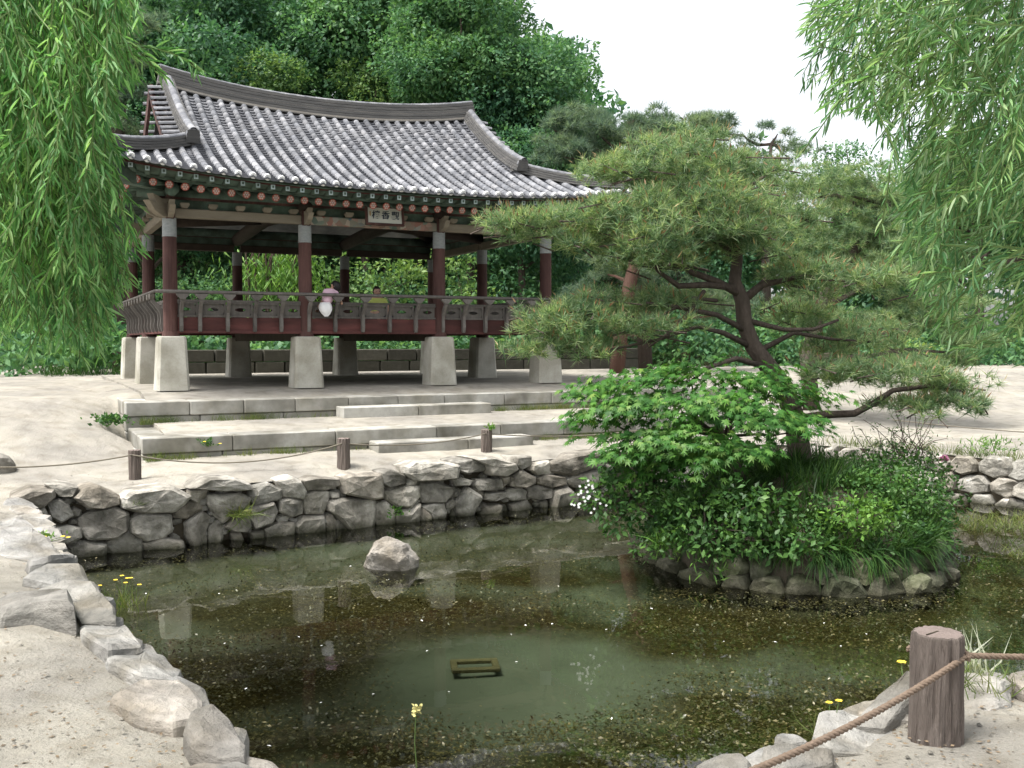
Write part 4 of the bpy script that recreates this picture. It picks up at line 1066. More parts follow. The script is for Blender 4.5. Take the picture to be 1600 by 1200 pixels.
# ---- roof: deck, pan tiles, cover tiles, ridges
NS = 44; V = []; 
def deck(front):
    V = []; rows = 16
    for j in range(rows + 1):
        for k in range(NS + 1):
            s = -EAVE + (W_ + 2 * EAVE) * k / NS
            t0 = eave_t(s) + .03; t1 = 3.3
            if s < .35: t1 = s
            if s > W_ - .35: t1 = W_ - s
            t1 = max(t1, t0 + .001)
            t = t0 + (t1 - t0) * j / rows
            V.append((s, t if front else D_ - t, front_z(s, t) - .045))
    F_ = [(j * (NS + 1) + i, j * (NS + 1) + i + 1, (j + 1) * (NS + 1) + i + 1, (j + 1) * (NS + 1) + i) for j in range(rows) for i in range(NS)]
    return V, F_
rd = MB(); rd.add(*deck(True)); rd.add(*deck(False))
for left in (True, False):
    V = []; rows = 8
    for j in range(rows + 1):
        for k in range(31):
            t = -EAVE + (D_ + 2 * EAVE) * k / 30; s1 = .42
            if t < .42: s1 = t
            if t > D_ - .42: s1 = D_ - t
            s = -EAVE + .05 + (max(s1, -EAVE + .051) - (-EAVE + .05)) * j / rows
            V.append((s if left else W_ - s, t, side_z(s, t) - .045))
    rd.add(V, [(j * 31 + i, j * 31 + i + 1, (j + 1) * 31 + i + 1, (j + 1) * 31 + i) for j in range(rows) for i in range(30)])
ROOF = rd.build('roof', M_PAN, PV)

TL = .285
def tile_mesh():
    n = 6; vs = []
    for y, r in ((-.012, .068), (TL + .02, .062)):
        for k in range(n + 1):
            a = math.pi * k / n; vs.append((math.cos(a) * r, y, math.sin(a) * r - .012))
    for k in range(n + 1):                                   # lip
        a = math.pi * k / n; vs.append((math.cos(a) * .050, -.012, math.sin(a) * .050 - .012))
    fs = [(k, k + 1, n + 2 + k, n + 1 + k) for k in range(n)]
    fs += [(k + 1, k, 2 * n + 2 + k, 2 * n + 3 + k) for k in range(n)]
    return vs, fs
tv, tf = tile_mesh(); tvn = np.array(tv)
def tile_frame(p, q, side):
    y = (q - p).normalized(); z = side.cross(y).normalized(); x = y.cross(z)
    return Matrix(((x.x, y.x, z.x, p.x), (x.y, y.y, z.y, p.y), (x.z, y.z, z.z, p.z), (0, 0, 0, 1)))
rows_f = []
SP = (W_ + 2 * EAVE - .16) / 41
for k in range(42): rows_f.append(-EAVE + .08 + SP * k)
cover = []                                                   # (matrix, nearness)
ends = []
def walk(fn, a0, a1, sidev):
    out = []; a = a0
    while a < a1 - .08:
        p = fn(a); b = a + TL * .9
        q = fn(b); L_ = (q - p).length; b = a + TL * (b - a) / L_
        out.append(tile_frame(p, fn(b), sidev)); a = b
    return out
for s in rows_f:
    t1 = 3.16 if .3 <= s <= W_ - .3 else (s if s < .3 else W_ - s)
    fn = lambda t, s=s: Vector((s, t, front_z(s, t) - .005))
    ms = walk(fn, eave_t(s) - .02, t1, Vector((1, 0, 0)))
    for i, m in enumerate(ms): cover.append((i, m))
    if ms: ends.append(ms[0])
cover_side = []
n_s = int((D_ + 2 * EAVE - .16) / SP)
for left in (True, False):
    for k in range(n_s + 1):
        t = -EAVE + .08 + (D_ + 2 * EAVE - .16) * k / n_s
        s1 = .40 if .35 <= t <= D_ - .35 else (t if t < .35 else D_ - t)
        e0 = -EAVE + .11 * (1 - ((t - 3.3) / 4.65) ** 2) - .02
        if left: fn = lambda a, t=t: Vector((a, t, side_z(a, t) - .005)); sv = Vector((0, -1, 0))
        else: fn = lambda a, t=t: Vector((W_ - a, t, side_z(a, t) - .005)); sv = Vector((0, 1, 0))
        ms = walk(fn, e0, s1, sv)
        cover_side += ms
        if ms: ends.append(ms[0])
cover.sort(key=lambda c: c[0])
one = MB().add(tv, tf).build('cover_tile', M_TILE, ROOF)
one.matrix_local = cover[0][1]
for i, m in cover[1:298]:
    o = one.copy(); COL.objects.link(o); o.parent = ROOF; o.matrix_local = m
rest = [m for i, m in cover[298:]] + cover_side
VV = np.concatenate([tvn @ np.array(m)[:3, :3].T + np.array(m)[:3, 3] for m in rest])
FF = (np.array(tf)[None] + (np.arange(len(rest)) * len(tv))[:, None, None]).reshape(-1, 4)
# per-tile tone for the joined tiles
m_t2 = M_TILE.copy(); m_t2.name = 'roof_tile_clay_joined'
for nd in list(m_t2.node_tree.nodes):
    if nd.type == 'OBJECT_INFO':
        g = m_t2.node_tree.nodes.new('ShaderNodeNewGeometry')
        for l in list(m_t2.node_tree.links):
            if l.from_node == nd:
                to = l.to_socket; m_t2.node_tree.links.remove(l); m_t2.node_tree.links.new(g.outputs['Random Per Island'], to)
np_mesh('cover_tiles', VV, FF, m_t2, ROOF, 'stuff')
# white plaster plugs at the tile ends
pg = MB().tube([(0, -.03, .018), (0, .02, .018)], [.056, .062], 10).build('eave_plug', M_PLASTER, ROOF)
pg.matrix_local = ends[0]
for m in ends[1:]:
    o = pg.copy(); COL.objects.link(o); o.parent = ROOF; o.matrix_local = m
# pan tiles
PVV, PFF = [], []
def pan(fr_fn, c, a0, a1, sidev, wid):
    a = a0
    while a < a1 - .03:
        p = fr_fn(c, a); q = fr_fn(c, a + .13)
        m = np.array(tile_frame(p, q, sidev)); b = len(PVV) * 15
        n = 4; vs = []
        for y, dz in ((-.012, .036), (.15, -.004)):
            for k in range(n + 1):
                u = -1 + 2 * k / n; vs.append((u * wid / 2, y, -.045 + dz + .038 * u * u + .0))
        for k in range(n + 1):
            u = -1 + 2 * k / n; vs.append((u * wid / 2, -.008, -.045 + .004 + .038 * u * u))
        vs = np.array(vs)
        PVV.append(vs @ m[:3, :3].T + m[:3, 3])
        for k in range(n):
            PFF.append((b + k, b + k + 1, b + n + 2 + k, b + n + 1 + k)); PFF.append((b + k + 1, b + k, b + 2 * n + 2 + k, b + 2 * n + 3 + k))
        a += .132
for s in [r + SP / 2 for r in rows_f[:-1]]:
    t1 = 3.16 if .3 <= s <= W_ - .3 else (s if s < .3 else W_ - s)
    pan(lambda c, t: Vector((c, t, front_z(c, t) + .0)), s, eave_t(s) - .06, t1, Vector((1, 0, 0)), SP)
np_mesh('pan_tiles', np.concatenate(PVV), np.array(PFF), M_PAN, ROOF, 'stuff')

# ridges: layered tile courses with a rounded cap
def ridge_prof(w, h, layers):
    pr = []; 
    for i in range(layers):
        z0 = h * i / layers; z1 = h * (i + 1) / layers - .012; k = w * (1 - .25 * i / layers) / 2
        pr += [(k, z0), (k, z1), (k - .022, z1), (k - .022, z1 + .012)]
    right = pr; left = [(-a, b) for a, b in reversed(pr)]
    return [(a, b) for a, b in right] + left
def ridge(pts, w, h, layers, name):
    ob = MB().sweep(pts, ridge_prof(w, h, layers)).build(name, M_RIDGE, ROOF)
    mb_tiles = []
    acc = 0.0
    for a, b in zip(pts[:-1], pts[1:]): acc += (b - a).length
    # cap tiles along the top
    dens = [pts[0]]
    n = max(2, int(acc / .26))
    cum = [0.0]
    for a, b in zip(pts[:-1], pts[1:]): cum.append(cum[-1] + (b - a).length)
    def at(d):
        for i in range(len(cum) - 1):
            if d <= cum[i + 1] or i == len(cum) - 2:
                k = (d - cum[i]) / max(1e-6, cum[i + 1] - cum[i]); return pts[i].lerp(pts[i + 1], k)
    up = Vector((0, 0, 1))
    for i in range(n):
        p = at(acc * i / n); q = at(acc * (i + 1) / n)
        y = (q - p).normalized(); x = y.cross(up).normalized(); z = x.cross(y)
        m = Matrix(((x.x, y.x, z.x, p.x), (x.y, y.y, z.y, p.y), (x.z, y.z, z.z, p.z), (0, 0, 0, 1)))
        o = one.copy(); o.name = 'ridge_cap_tile'; COL.objects.link(o); o.parent = ROOF
        o.matrix_local = m @ Matrix.Translation((0, 0, h + .0)) @ Matrix.Diagonal((w * .36 / .068 * .8, (q - p).length / TL, 1.0, 1))
    return ob
pts = []
for k in range(21):
    s = .22 + (W_ - .44) * k / 20; cr = abs(s - 3.9) / 3.68
    pts.append(Vector((s, 3.3, 6.02 - .05 + .29 * cr * cr + .05 * cr ** 4)))
ridge(pts, .34, .41, 6, 'main_ridge')
M_MORTAR = surf('pale_ridge_mortar', [(.16, .15, .13), (.27, .25, .22), (.36, .34, .30)], scale=5, detail=8, rough=.9, bump=.4, bscale=30, stretch=(.6, .6, 3), rnd=0)
for z0_, z1_, k_ in ((.02, .062, .006), (.175, .215, -.008)):
    hw = .17 * (1 - .25 * z0_ / .41) + k_
    MB().sweep([p - Vector((0, 0, 0)) for p in pts], [(hw, z0_), (hw, z1_), (-hw, z1_), (-hw, z0_)]).build('mortar_band', M_MORTAR, ROOF)
for sgn in (0, 1):
    X = (lambda s: s) if sgn == 0 else (lambda s: W_ - s)
    for back in (0, 1):
        Yb = (lambda t: t) if back == 0 else (lambda t: D_ - t)
        pts = [Vector((X(.42 + .05 * k / 10), Yb(3.15 - 2.95 * k / 10), front_z(.45, 3.15 - 2.95 * k / 10) + .02 + (.10 * (k / 10) ** 4))) for k in range(11)]
        ridge(pts, .27, .24, 4, 'gable_ridge')
        pe = pts[-1]; dv = (pts[-1] - pts[-2]).normalized()
        MB().tube([pe + Vector((0, 0, .15)), pe + dv * .05 + Vector((0, 0, .15))], [.135, .12], 12).build('ridge_end_tile', M_TILE, ROOF)
        pts = [Vector((X(.55 - 1.82 * k / 10), Yb(.55 - 1.82 * k / 10), front_z(.55 - 1.82 * k / 10, .55 - 1.82 * k / 10) + .0 + .05 * (k / 10) ** 3)) for k in range(11)]
        ridge(pts, .25, .19, 4, 'hip_ridge')
        pe = pts[-1]; dv = (pts[-1] - pts[-2]).normalized()
        MB().tube([pe + Vector((0, 0, .12)), pe + dv * .06 + Vector((0, 0, .12))], [.12, .11], 12).build('ridge_end_tile', M_TILE, ROOF)
        # verge tiles: short covers that run out sideways over the gable
        for k in range(12):
            t = 3.0 - 2.6 * k / 11; z = front_z(.35, t)
            p = Vector((X(.02), Yb(t), z + .045)); q = Vector((X(.35), Yb(t), z + .085))
            if back == 1 and sgn == 1: continue
            o = one.copy(); o.name = 'verge_tile'; COL.objects.link(o); o.parent = ROOF
            o.matrix_local = tile_frame(p, q, Vector((0, -1 if sgn == 0 else 1, 0)))
            e = pg.copy(); e.name = 'verge_plug'; COL.objects.link(e); e.parent = ROOF; e.matrix_local = o.matrix_local.copy()
        # bargeboard under the verge
        pts = [Vector((X(.10), Yb(3.28 - 2.75 * k / 8), front_z(.35, 3.28 - 2.75 * k / 8) - .14)) for k in range(9)]
        MB().sweep(pts, [(-.03, -.14), (.03, -.14), (.03, .14), (-.03, .14)]).build('bargeboard', M_RED, ROOF)
    gv = []
    for k in range(9):
        t = .45 + 5.7 * k / 8; gv.append((X(.40), t, 4.55)); tt = t if t <= 3.3 else D_ - t
        gv.append((X(.40), t, front_z(.35, tt) - .10))
    MB().add(gv, [(2 * k, 2 * k + 2, 2 * k + 3, 2 * k + 1) for k in range(8)]).build('gable_wall', M_DARKWOOD, ROOF)

# ---- name board hung under the eave
SB = thing('signboard', 'framed white name board with dark brush characters under the pavilion eave', 'sign', tuple(on_pav(4.02, -.30, 3.37)), PAV_A)
SB.scale = (PAV_K,) * 3
SB.rotation_euler = (math.radians(-8), 0, PAV_A)
SB.rotation_mode = 'XYZ'
M_SIGN = surf('sign_white_paint', [(.42, .42, .37), (.56, .56, .51)], scale=6, rough=.8, bump=.1, rnd=0)
MB().box((0, 0, 0), (.70, .03, .32)).build('board', M_SIGN, SB)
fm = MB()
for z in (-.175, .175): fm.bbox((0, -.01, z), (.80, .06, .045), .008)
for x in (-.375, .375): fm.bbox((x, -.011, 0), (.05, .058, .305), .008)
fm.build('sign_frame', M_RED, SB)
M_INK = plain('ink_blue_black', (.025, .035, .06), .8)
for i, ch in enumerate('\u6a13\u9999\u89c0'):                  # written right to left
    cu = bpy.data.curves.new('character', 'FONT'); cu.body = ch; cu.size = .175; cu.align_x = 'CENTER'; cu.align_y = 'CENTER'; cu.shear = .12; cu.offset = .0022; cu.extrude = .002
    cu.materials.append(M_INK)
    tmp = bpy.data.objects.new('character_curve', cu); COL.objects.link(tmp)
    me = bpy.data.meshes.new_from_object(tmp.evaluated_get(bpy.context.evaluated_depsgraph_get())); bpy.data.objects.remove(tmp)
    o = link('character', me, SB)
    o.location = (-.19 + .2 * i, -.018, .0); o.rotation_euler = (math.pi / 2, 0, math.radians(0))
MB().box((-.30, -.017, .03), (.022, .004, .09)).build('seal_column', plain('seal_ochre', (.35, .22, .08), .8), SB)
# ------------------------------------------------------------------ posts and ropes
def log_post(label, loc, r, h, seed, lean=(0, 0)):
    root = thing('rope_post', label, 'post', tuple(loc), 0, 'log posts of the rope fence')
    root.rotation_euler = (lean[0], lean[1], seed)
    n = 72; rng = random.Random(seed); ph = [rng.uniform(0, 6.28) for _ in range(6)]
    vs = []; zs = [-.25, 0, .25, .5, .75, .93, .985, 1.0]
    for z in zs:
        for k in range(n):
            a = 2 * math.pi * k / n
            rr = r * (1 + .022 * math.sin(3 * a + ph[0]) + .02 * math.sin(5 * a + ph[1] + z) + (.032 * math.sin(17 * a + ph[2] + 2.5 * z + math.sin(3 * z)) * (1 + .6 * math.sin(2 * a)) + .03 * math.sin(11 * a + ph[3] - 2 * z) + .022 * math.sin(29 * a + ph[4] + 3 * z) * math.sin(4 * z + ph[5] + a)) + .03 * mnoise.noise(Vector((math.cos(a) * 4, math.sin(a) * 4, z * 3 + seed))))
            rr *= 1.04 - .05 * z
            if z == .985: rr *= .985
            if z == 1.0: rr *= .93
            vs.append((rr * math.cos(a), rr * math.sin(a), z * h))
    fs = [(i * n + k, i * n + (k + 1) % n, (i + 1) * n + (k + 1) % n, (i + 1) * n + k) for i in range(len(zs) - 1) for k in range(n)]
    MB().add(vs, fs).build('trunk', M_POST, root)
    top = [(vs[(len(zs) - 1) * n + k][0], vs[(len(zs) - 1) * n + k][1], h - .0005) for k in range(n)]
    mb = MB(); mb.add(top + [(0, 0, h + .004)], [(k, (k + 1) % n, n) for k in range(n)]); mb.build('sawn_top', M_POSTTOP, root)
    a = rng.uniform(.8, 1.4)
    MB().prism([(-.004, -.0), (.004, 0), (.002, r * .85), (-.001, r * .85)], (0, 0, h + .0015), (math.cos(a), math.sin(a), 0), (-math.sin(a), math.cos(a), 0), .004).build('crack', M_EARTH, root)
    return root
NP = Vector((1.73, 3.98, 0))
log_post('thick log post in front, with a rope tied at its right', NP, .098, .42, 1)
P1 = at_z(211, 747, 0); P2 = at_z(537, 730, 0); P3 = at_z(760, 711, 0)
log_post('short log post leftmost of the three along the far path', P1, .067, .33, 2)
log_post('short log post between the other two along the far path', P2, .078, .37, 3)
log_post('short log post with a green sprig, nearest the island tree', P3, .076, .36, 4)
def rope_pts(a, b, sag, n=24):
    a, b = Vector(a), Vector(b)
    return [a.lerp(b, k / n) - Vector((0, 0, sag * 4 * (k / n) * (1 - k / n))) for k in range(n + 1)]
def twisted_rope(name, label, pts, r, twist, root=None):
    """three strands laid round one another"""
    root = root or thing(name, label, 'rope', tuple(pts[0]), 0, 'ropes of the post fence')
    # fine resample
    cum = [0.0]
    for a, b in zip(pts[:-1], pts[1:]): cum.append(cum[-1] + (b - a).length)
    n = int(cum[-1] / (r * 1.1)); fine = []
    j = 0
    for k in range(n + 1):
        d = cum[-1] * k / n
        while j < len(cum) - 2 and d > cum[j + 1]: j += 1
        q = (d - cum[j]) / max(1e-6, cum[j + 1] - cum[j]); fine.append((pts[j].lerp(pts[j + 1], q), d))
    for st_ in range(3):
        out = []
        for k, (p, d) in enumerate(fine):
            t = (fine[min(k + 1, n)][0] - fine[max(k - 1, 0)][0]).normalized()
            a = Vector((0, 0, 1)); a = (a - t * a.dot(t)).normalized(); b = t.cross(a)
            an = d / twist * 2 * math.pi + st_ * 2.094
            out.append(p + (a * math.cos(an) + b * math.sin(an)) * r * .55)
        MB().tube(out, r * .58, 6).build('strand', M_ROPE, root, smooth=True, world=True)
    return root
KN = NP + Vector((.085, -.055, .335))
end_l = Vector((-.35, 2.25, .36))
rope = twisted_rope('rope', 'thick brown twisted rope sagging to the lower left from the front post', rope_pts(KN, end_l, .12), .0125, .075)
# a turn round the post
loop = [NP + Vector((.112 * math.cos(a), .112 * math.sin(a), .335 + .006 * math.sin(a * 2))) for a in np.linspace(-.6, 2.6, 14)]
twisted_rope('rope', '', loop, .0125, .075, rope)
twisted_rope('rope', 'taut brown twisted rope leaving the front post toward the right edge', rope_pts(KN + Vector((.01, .02, 0)), Vector((4.4, 4.35, .36)), .06), .0125, .075)
log_post('log post past the right edge holding the taut rope', Vector((4.45, 4.4, 0)), .098, .42, 8) if False else None
def thin_rope(label, a, b, sag):
    o = MB().tube([p - Vector(a) for p in rope_pts(a, b, sag)], .009, 6).build('rope', M_OLDROPE, smooth=True); o.location = a
    tag(o, label, 'rope', 'ropes of the post fence')
up = Vector((0, -.07, .28))
thin_rope('thin grey rope running off the left edge from the first far post', at_z(-150, 775, 0) + Vector((0, 0, .36)), P1 + up, .10)
thin_rope('thin grey rope sagging between the left and middle far posts', P1 + up, P2 + up + Vector((0, 0, .03)), .16)
thin_rope('thin grey rope between the middle far post and the sprigged post', P2 + up + Vector((0, 0, .03)), P3 + up + Vector((0, 0, .03)), .08)
P4 = P3 + Vector((2.9, 1.85, 0))
thin_rope('thin grey rope passing behind the island tree from the sprigged post', P3 + up + Vector((0, 0, .03)), P4 + up, .10)
Pa, Pb = Vector((6.0, 15.6, .36)), Vector((10.5, 13.2, .30))
thin_rope('thin grey rope across the pale sand at the right edge', Pa, Pb, .10)
leaves_c = P3 + Vector((.05, -.05, .36))
pl = thing('sprig', 'small green sprig growing on top of the far log post', 'plant', tuple(leaves_c))
D = rand_dirs(60) * np.array([1, 1, .6]) + np.array([0, 0, .5])
leaves('leaf_cluster', np.array(leaves_c) + RNG.normal(size=(60, 3)) * .025 + np.array([.02, 0, .03]), D, rand_dirs(60), .05, T_LEAF, L_SHRUBL, pl)

# ------------------------------------------------------------------ sunken frame in the clear pool
fc = at_z(742, 1040, -.82)
fr_ = thing('wooden_frame', 'square wooden frame sunk just under the clear water', 'frame', tuple(fc), .12)
M_WETWOOD = surf('sodden_wood', [(.05, .047, .025), (.12, .108, .055), (.20, .18, .09)], scale=14, rough=.7, bump=.4, bscale=40, rnd=.15)
for x, y, w, d in ((0, .10, .36, .05), (0, -.10, .36, .05), (-.155, 0, .05, .15), (.155, 0, .05, .15)):
    MB().bbox((x, y, 0), (w, d, .03), .006).build('slat', M_WETWOOD, fr_, centre=True)

# ------------------------------------------------------------------ vegetation builders
def limb(a, b, r0, r1, wig=.06, n=7, seed=0):
    a, b = Vector(a), Vector(b); L_ = (b - a).length; pts = []
    for k in range(n + 1):
        t = k / n; p = a.lerp(b, t)
        if 0 < k < n:
            p += Vector((mnoise.noise(Vector((t * 2.3, seed, 1))), mnoise.noise(Vector((t * 2.3, seed, 7))), mnoise.noise(Vector((t * 2.3, seed, 13))))) * wig * L_ * 2
        pts.append(p)
    return pts, [r0 + (r1 - r0) * k / n for k in range(n + 1)]

def needles_cloud(name, P, A, mat, parent, n_per=26, size=.085, spread=.75, seed=1):
    """P shoot bases, A shoot axes: needles standing round each shoot"""
    r = np.random.default_rng(seed); n = len(P)
    P = np.repeat(P, n_per, 0); A = np.repeat(unit(A), n_per, 0)
    along = r.random(len(P)) * .05
    D = A * (1.15 - spread) + unit(r.normal(size=P.shape)) * spread
    C = P + A * along[:, None]
    return leaves(name, C, D, unit(r.normal(size=P.shape)), size * (.7 + .5 * r.random(len(P))), T_NEEDLE, mat, parent)

def pine_pads(pads, per, rng, dens=95):
    """shoots over flattened cushions: dense on the upper face, thinner beneath"""
    Ps, As = [], []
    for (px, py, y, rx, ry) in pads:
        c = np.array(at_y(px, py, y)); k = y / F_PX
        R = np.array([rx * k, rx * k * .75, ry * k * .85])
        nclump = max(5, int(rx * ry / dens))
        for _ in range(nclump):
            d = rng.normal(size=3); d /= np.linalg.norm(d); rad = rng.random() ** .45
            cc = c + d * R * rad
            cr = rng.uniform(.13, .24)
            m = per
            dd = unit(rng.normal(size=(m, 3))); dd[:, 2] = np.abs(dd[:, 2]) * .9 - .15
            Ps.append(cc + dd * np.array([cr, cr, cr * .6])); As.append(dd * np.array([.8, .8, .7]) + np.array([0, 0, .65]))
    return np.concatenate(Ps), np.concatenate(As)

def blob_leaves(name, blobs, per_m2, size, tmpl, mat, parent, rng, droop=.2, shell=.55, kind='stuff'):
    """leaf-sized faces through clump volumes, thick toward each clump's skin; blobs: (centre, radii)"""
    Cs, Ds, Ns, Ss = [], [], [], []
    for c, R in blobs:
        R = np.array(R, float); n = max(8, int(per_m2 * 4 * math.pi * (R.prod() ** (2 / 3))))
        d = unit(rng.normal(size=(n, 3))); rad = shell + (1 - shell) * rng.random(n) ** .6
        p = d * R * rad[:, None]
        wob = 1 + .25 * np.sin(d[:, 0] * 5 + c[0] * 3) * np.sin(d[:, 2] * 6 + c[1] * 2)
        Cs.append(np.array(c) + p * wob[:, None])
        dd = unit(rng.normal(size=(n, 3))) * .8 + d * .5 + np.array([0, 0, -droop]); Ds.append(dd)
        Ns.append(d * .7 + np.array([0, 0, .6]) + rng.normal(size=(n, 3)) * .45)
        Ss.append(size * (.6 + .8 * rng.random(n)))
    return leaves(name, np.concatenate(Cs), np.concatenate(Ds), np.concatenate(Ns), np.concatenate(Ss), tmpl, mat, parent, kind=kind)

def crown_blobs(c, R, n, rng, rmin, rmax, top=.0):
    out = []
    for i in range(n):
        d = rng.normal(size=3); d /= np.linalg.norm(d)
        if d[2] < -.5: d[2] *= -.4
        k = .45 + .5 * rng.random() ** .5
        r = rng.uniform(rmin, rmax)
        out.append((tuple(np.array(c) + d * np.array(R) * k), (r * 1.15, r * 1.15, r * .8)))
    return out

def broad_tree(label, x, y, z0, h, R, mat, seed, leaf=.17, per=34, nb=34, group='trees on the wooded slope', trunk_h=.35, tmpl=T_LEAF, name='broadleaf_tree', blob=(.75, 1.35), bark=None):
    rng = np.random.default_rng(seed)
    root = thing(name, label, 'tree', (x, y, z0), 0, group)
    c = np.array([x, y, z0 + h - R[2]])
    bs = crown_blobs(c, R, nb, rng, *blob)
    blob_leaves('crown', bs, per * 2.8, leaf * .70, tmpl, mat, root, rng)
    mb = MB(); pts, rr = limb((x, y, z0 - .3), (x, y, z0 + h * .7), .05 * R[0] + .07, .05, .03, 8, seed); mb.tube(pts, rr, 8)
    mb.build('trunk', bark or M_BARK, root, world=True)
    lm = MB()
    for b, _ in bs[:10]:
        st0 = pts[4 + int(rng.integers(0, 3))]
        q, r2 = limb(st0, b, .07, .02, .06, 5, seed + b[0]); lm.tube(q, r2, 5)
    lm.build('limbs', bark or M_BARK, root, world=True)
    return root

# ------------------------------------------------------------------ island
ISL = Vector((3.0, 10.62)); IR = (1.5, 1.62)
def isl_z(x, y):
    e = math.sqrt(((x - ISL.x) / IR[0]) ** 2 + ((y - ISL.y) / IR[1]) ** 2)
    z = -.36 + .58 * smooth(1.0, .25, e) + .05 * mnoise.noise(Vector((x * 2, y * 2, 2)))
    return z if e < .985 else -1.2
mb = MB(); NA = 36; vs = [(ISL.x, ISL.y, isl_z(ISL.x, ISL.y))]
for j in range(1, 11):
    for k in range(NA):
        a = 2 * math.pi * k / NA; e = j / 10 * .97; x, y = ISL.x + math.cos(a) * IR[0] * e, ISL.y + math.sin(a) * IR[1] * e
        vs.append((x, y, isl_z(x, y)))
for k in range(NA):
    a = 2 * math.pi * k / NA; vs.append((ISL.x + math.cos(a) * IR[0] * .97, ISL.y + math.sin(a) * IR[1] * .97, -1.1))
fs = [(0, 1 + k, 1 + (k + 1) % NA) for k in range(NA)]
for j in range(10):
    for k in range(NA): fs.append((1 + j * NA + k, 1 + (j + 1) * NA + k, 1 + (j + 1) * NA + (k + 1) % NA, 1 + j * NA + (k + 1) % NA))
isl = mb.add(vs, fs).build('island_mound', M_EARTH, smooth=True); isl['kind'] = 'structure'
ist = thing('island_edging', 'rounded grey stones ringing the planted island in the pond', 'stone edging', (ISL.x, ISL.y, WATER_Z))
rs2 = random.Random(17)
for row, (zb, hh, off) in enumerate(((-.84, .27, .06), (-.62, .24, -.03))):
    a = rs2.uniform(0, .2)
    while a < 2 * math.pi + .0:
        w = rs2.uniform(.18, .56); da = w / 1.7; a1 = a + da / 2
        cx, cy = ISL.x + math.cos(a1) * (IR[0] + off - .02), ISL.y + math.sin(a1) * (IR[1] + off - .02)
        nn = Vector((math.cos(a1), math.sin(a1), 0)); ux = UZ.cross(nn); h = hh * rs2.uniform(.8, 1.15)
        tl = rs2.uniform(-.04, .04)
        q = [(-w / 2, h * .45), (-w * .38, 0.0 + tl), (w * .1, -.02), (w * .4, .03 - tl), (w / 2, h * .5), (w * .3, h + tl), (-w * .1, h * 1.04), (-w * .38, h * .85 - tl)]
        if not (row == 1 and rs2.random() < .4):
            vs, fs = rock_from_outline(q, Vector((cx, cy, zb)) + nn * rs2.uniform(-.05, .05), ux, UZ, .3, .11, rs2, rough=.035)
            MB().add(vs, fs).build('stone', M_MOSSY, ist, world=True, centre=True)
        a += da

# long grass falling over the mound
def grass_patch(name, n, fn_xy, zfn, hmin, hmax, mat, seed, lean=.6, parent=None, kind='stuff'):
    r = np.random.default_rng(seed); C, D, N_, Sz = [], [], [], []
    while len(C) < n:
        x, y, out = fn_xy(r)
        z = zfn(x, y)
        if z < -1: continue
        C.append((x, y, z - .01)); o = np.array(out)
        d = np.array([r.normal() * .45, r.normal() * .45, 1.0]) + np.array([o[0], o[1], 0]) * lean * r.random()
        D.append(d); N_.append(np.array([-o[0], -o[1], .0]) + r.normal(size=3) * .6); Sz.append(r.uniform(hmin, hmax))
    return leaves(name, np.array(C), np.array(D), np.array(N_), np.array(Sz), T_BLADE, mat, parent, kind=kind)
def isl_xy(r, lo=.0, hi=.99, amin=-math.pi, amax=math.pi):
    a = r.uniform(amin, amax); e = math.sqrt(r.uniform(lo * lo, hi * hi))
    return ISL.x + math.cos(a) * IR[0] * e, ISL.y + math.sin(a) * IR[1] * e, (math.cos(a) * e, math.sin(a) * e)
rg_ = np.random.default_rng(3); C, D, N_, Sz = [], [], [], []
for k in range(330):                                         # tussocks, each leaning its own way
    x, y, o = isl_xy(rg_, 0, .97); z = isl_z(x, y)
    lean = np.array([o[0], o[1], 0]) * .7 + rg_.normal(size=3) * np.array([.45, .45, 0]); m = int(rg_.integers(25, 75)); hh = rg_.uniform(.10, .34)
    for j in range(m):
        C.append((x + rg_.normal() * .05, y + rg_.normal() * .05, z - .02)); D.append(np.array([rg_.normal() * .4, rg_.normal() * .4, 1.0]) + lean * rg_.uniform(.3, 1.3)); N_.append(-lean + rg_.normal(size=3) * .7); Sz.append(hh * rg_.uniform(.5, 1.3))
leaves('island_grass', C, D, N_, np.array(Sz), T_BLADE, L_GRASS)
r_ = np.random.default_rng(8); C, D, N_, Sz = [], [], [], []
for k in range(48):                                          # ragged tufts that hang over the stones
    a = r_.uniform(-math.pi * .95, .5); m = int(r_.integers(12, 60)); ln_ = r_.uniform(.12, .36); dr = r_.uniform(-.9, -.1); e0 = r_.uniform(.88, 1.0)
    for j in range(m):
        aa = a + r_.normal() * .035; C.append((ISL.x + math.cos(aa) * IR[0] * e0, ISL.y + math.sin(aa) * IR[1] * e0, -.40 + .1 * r_.random()))
        D.append((math.cos(aa) * .8 + r_.normal() * .35, math.sin(aa) * .8 + r_.normal() * .35, dr + r_.normal() * .5)); N_.append((math.cos(aa), math.sin(aa), 1.0)); Sz.append(ln_ * r_.uniform(.5, 1.2))
leaves('overhanging_grass', C, D, N_, np.array(Sz), T_BLADE, L_GRASS)

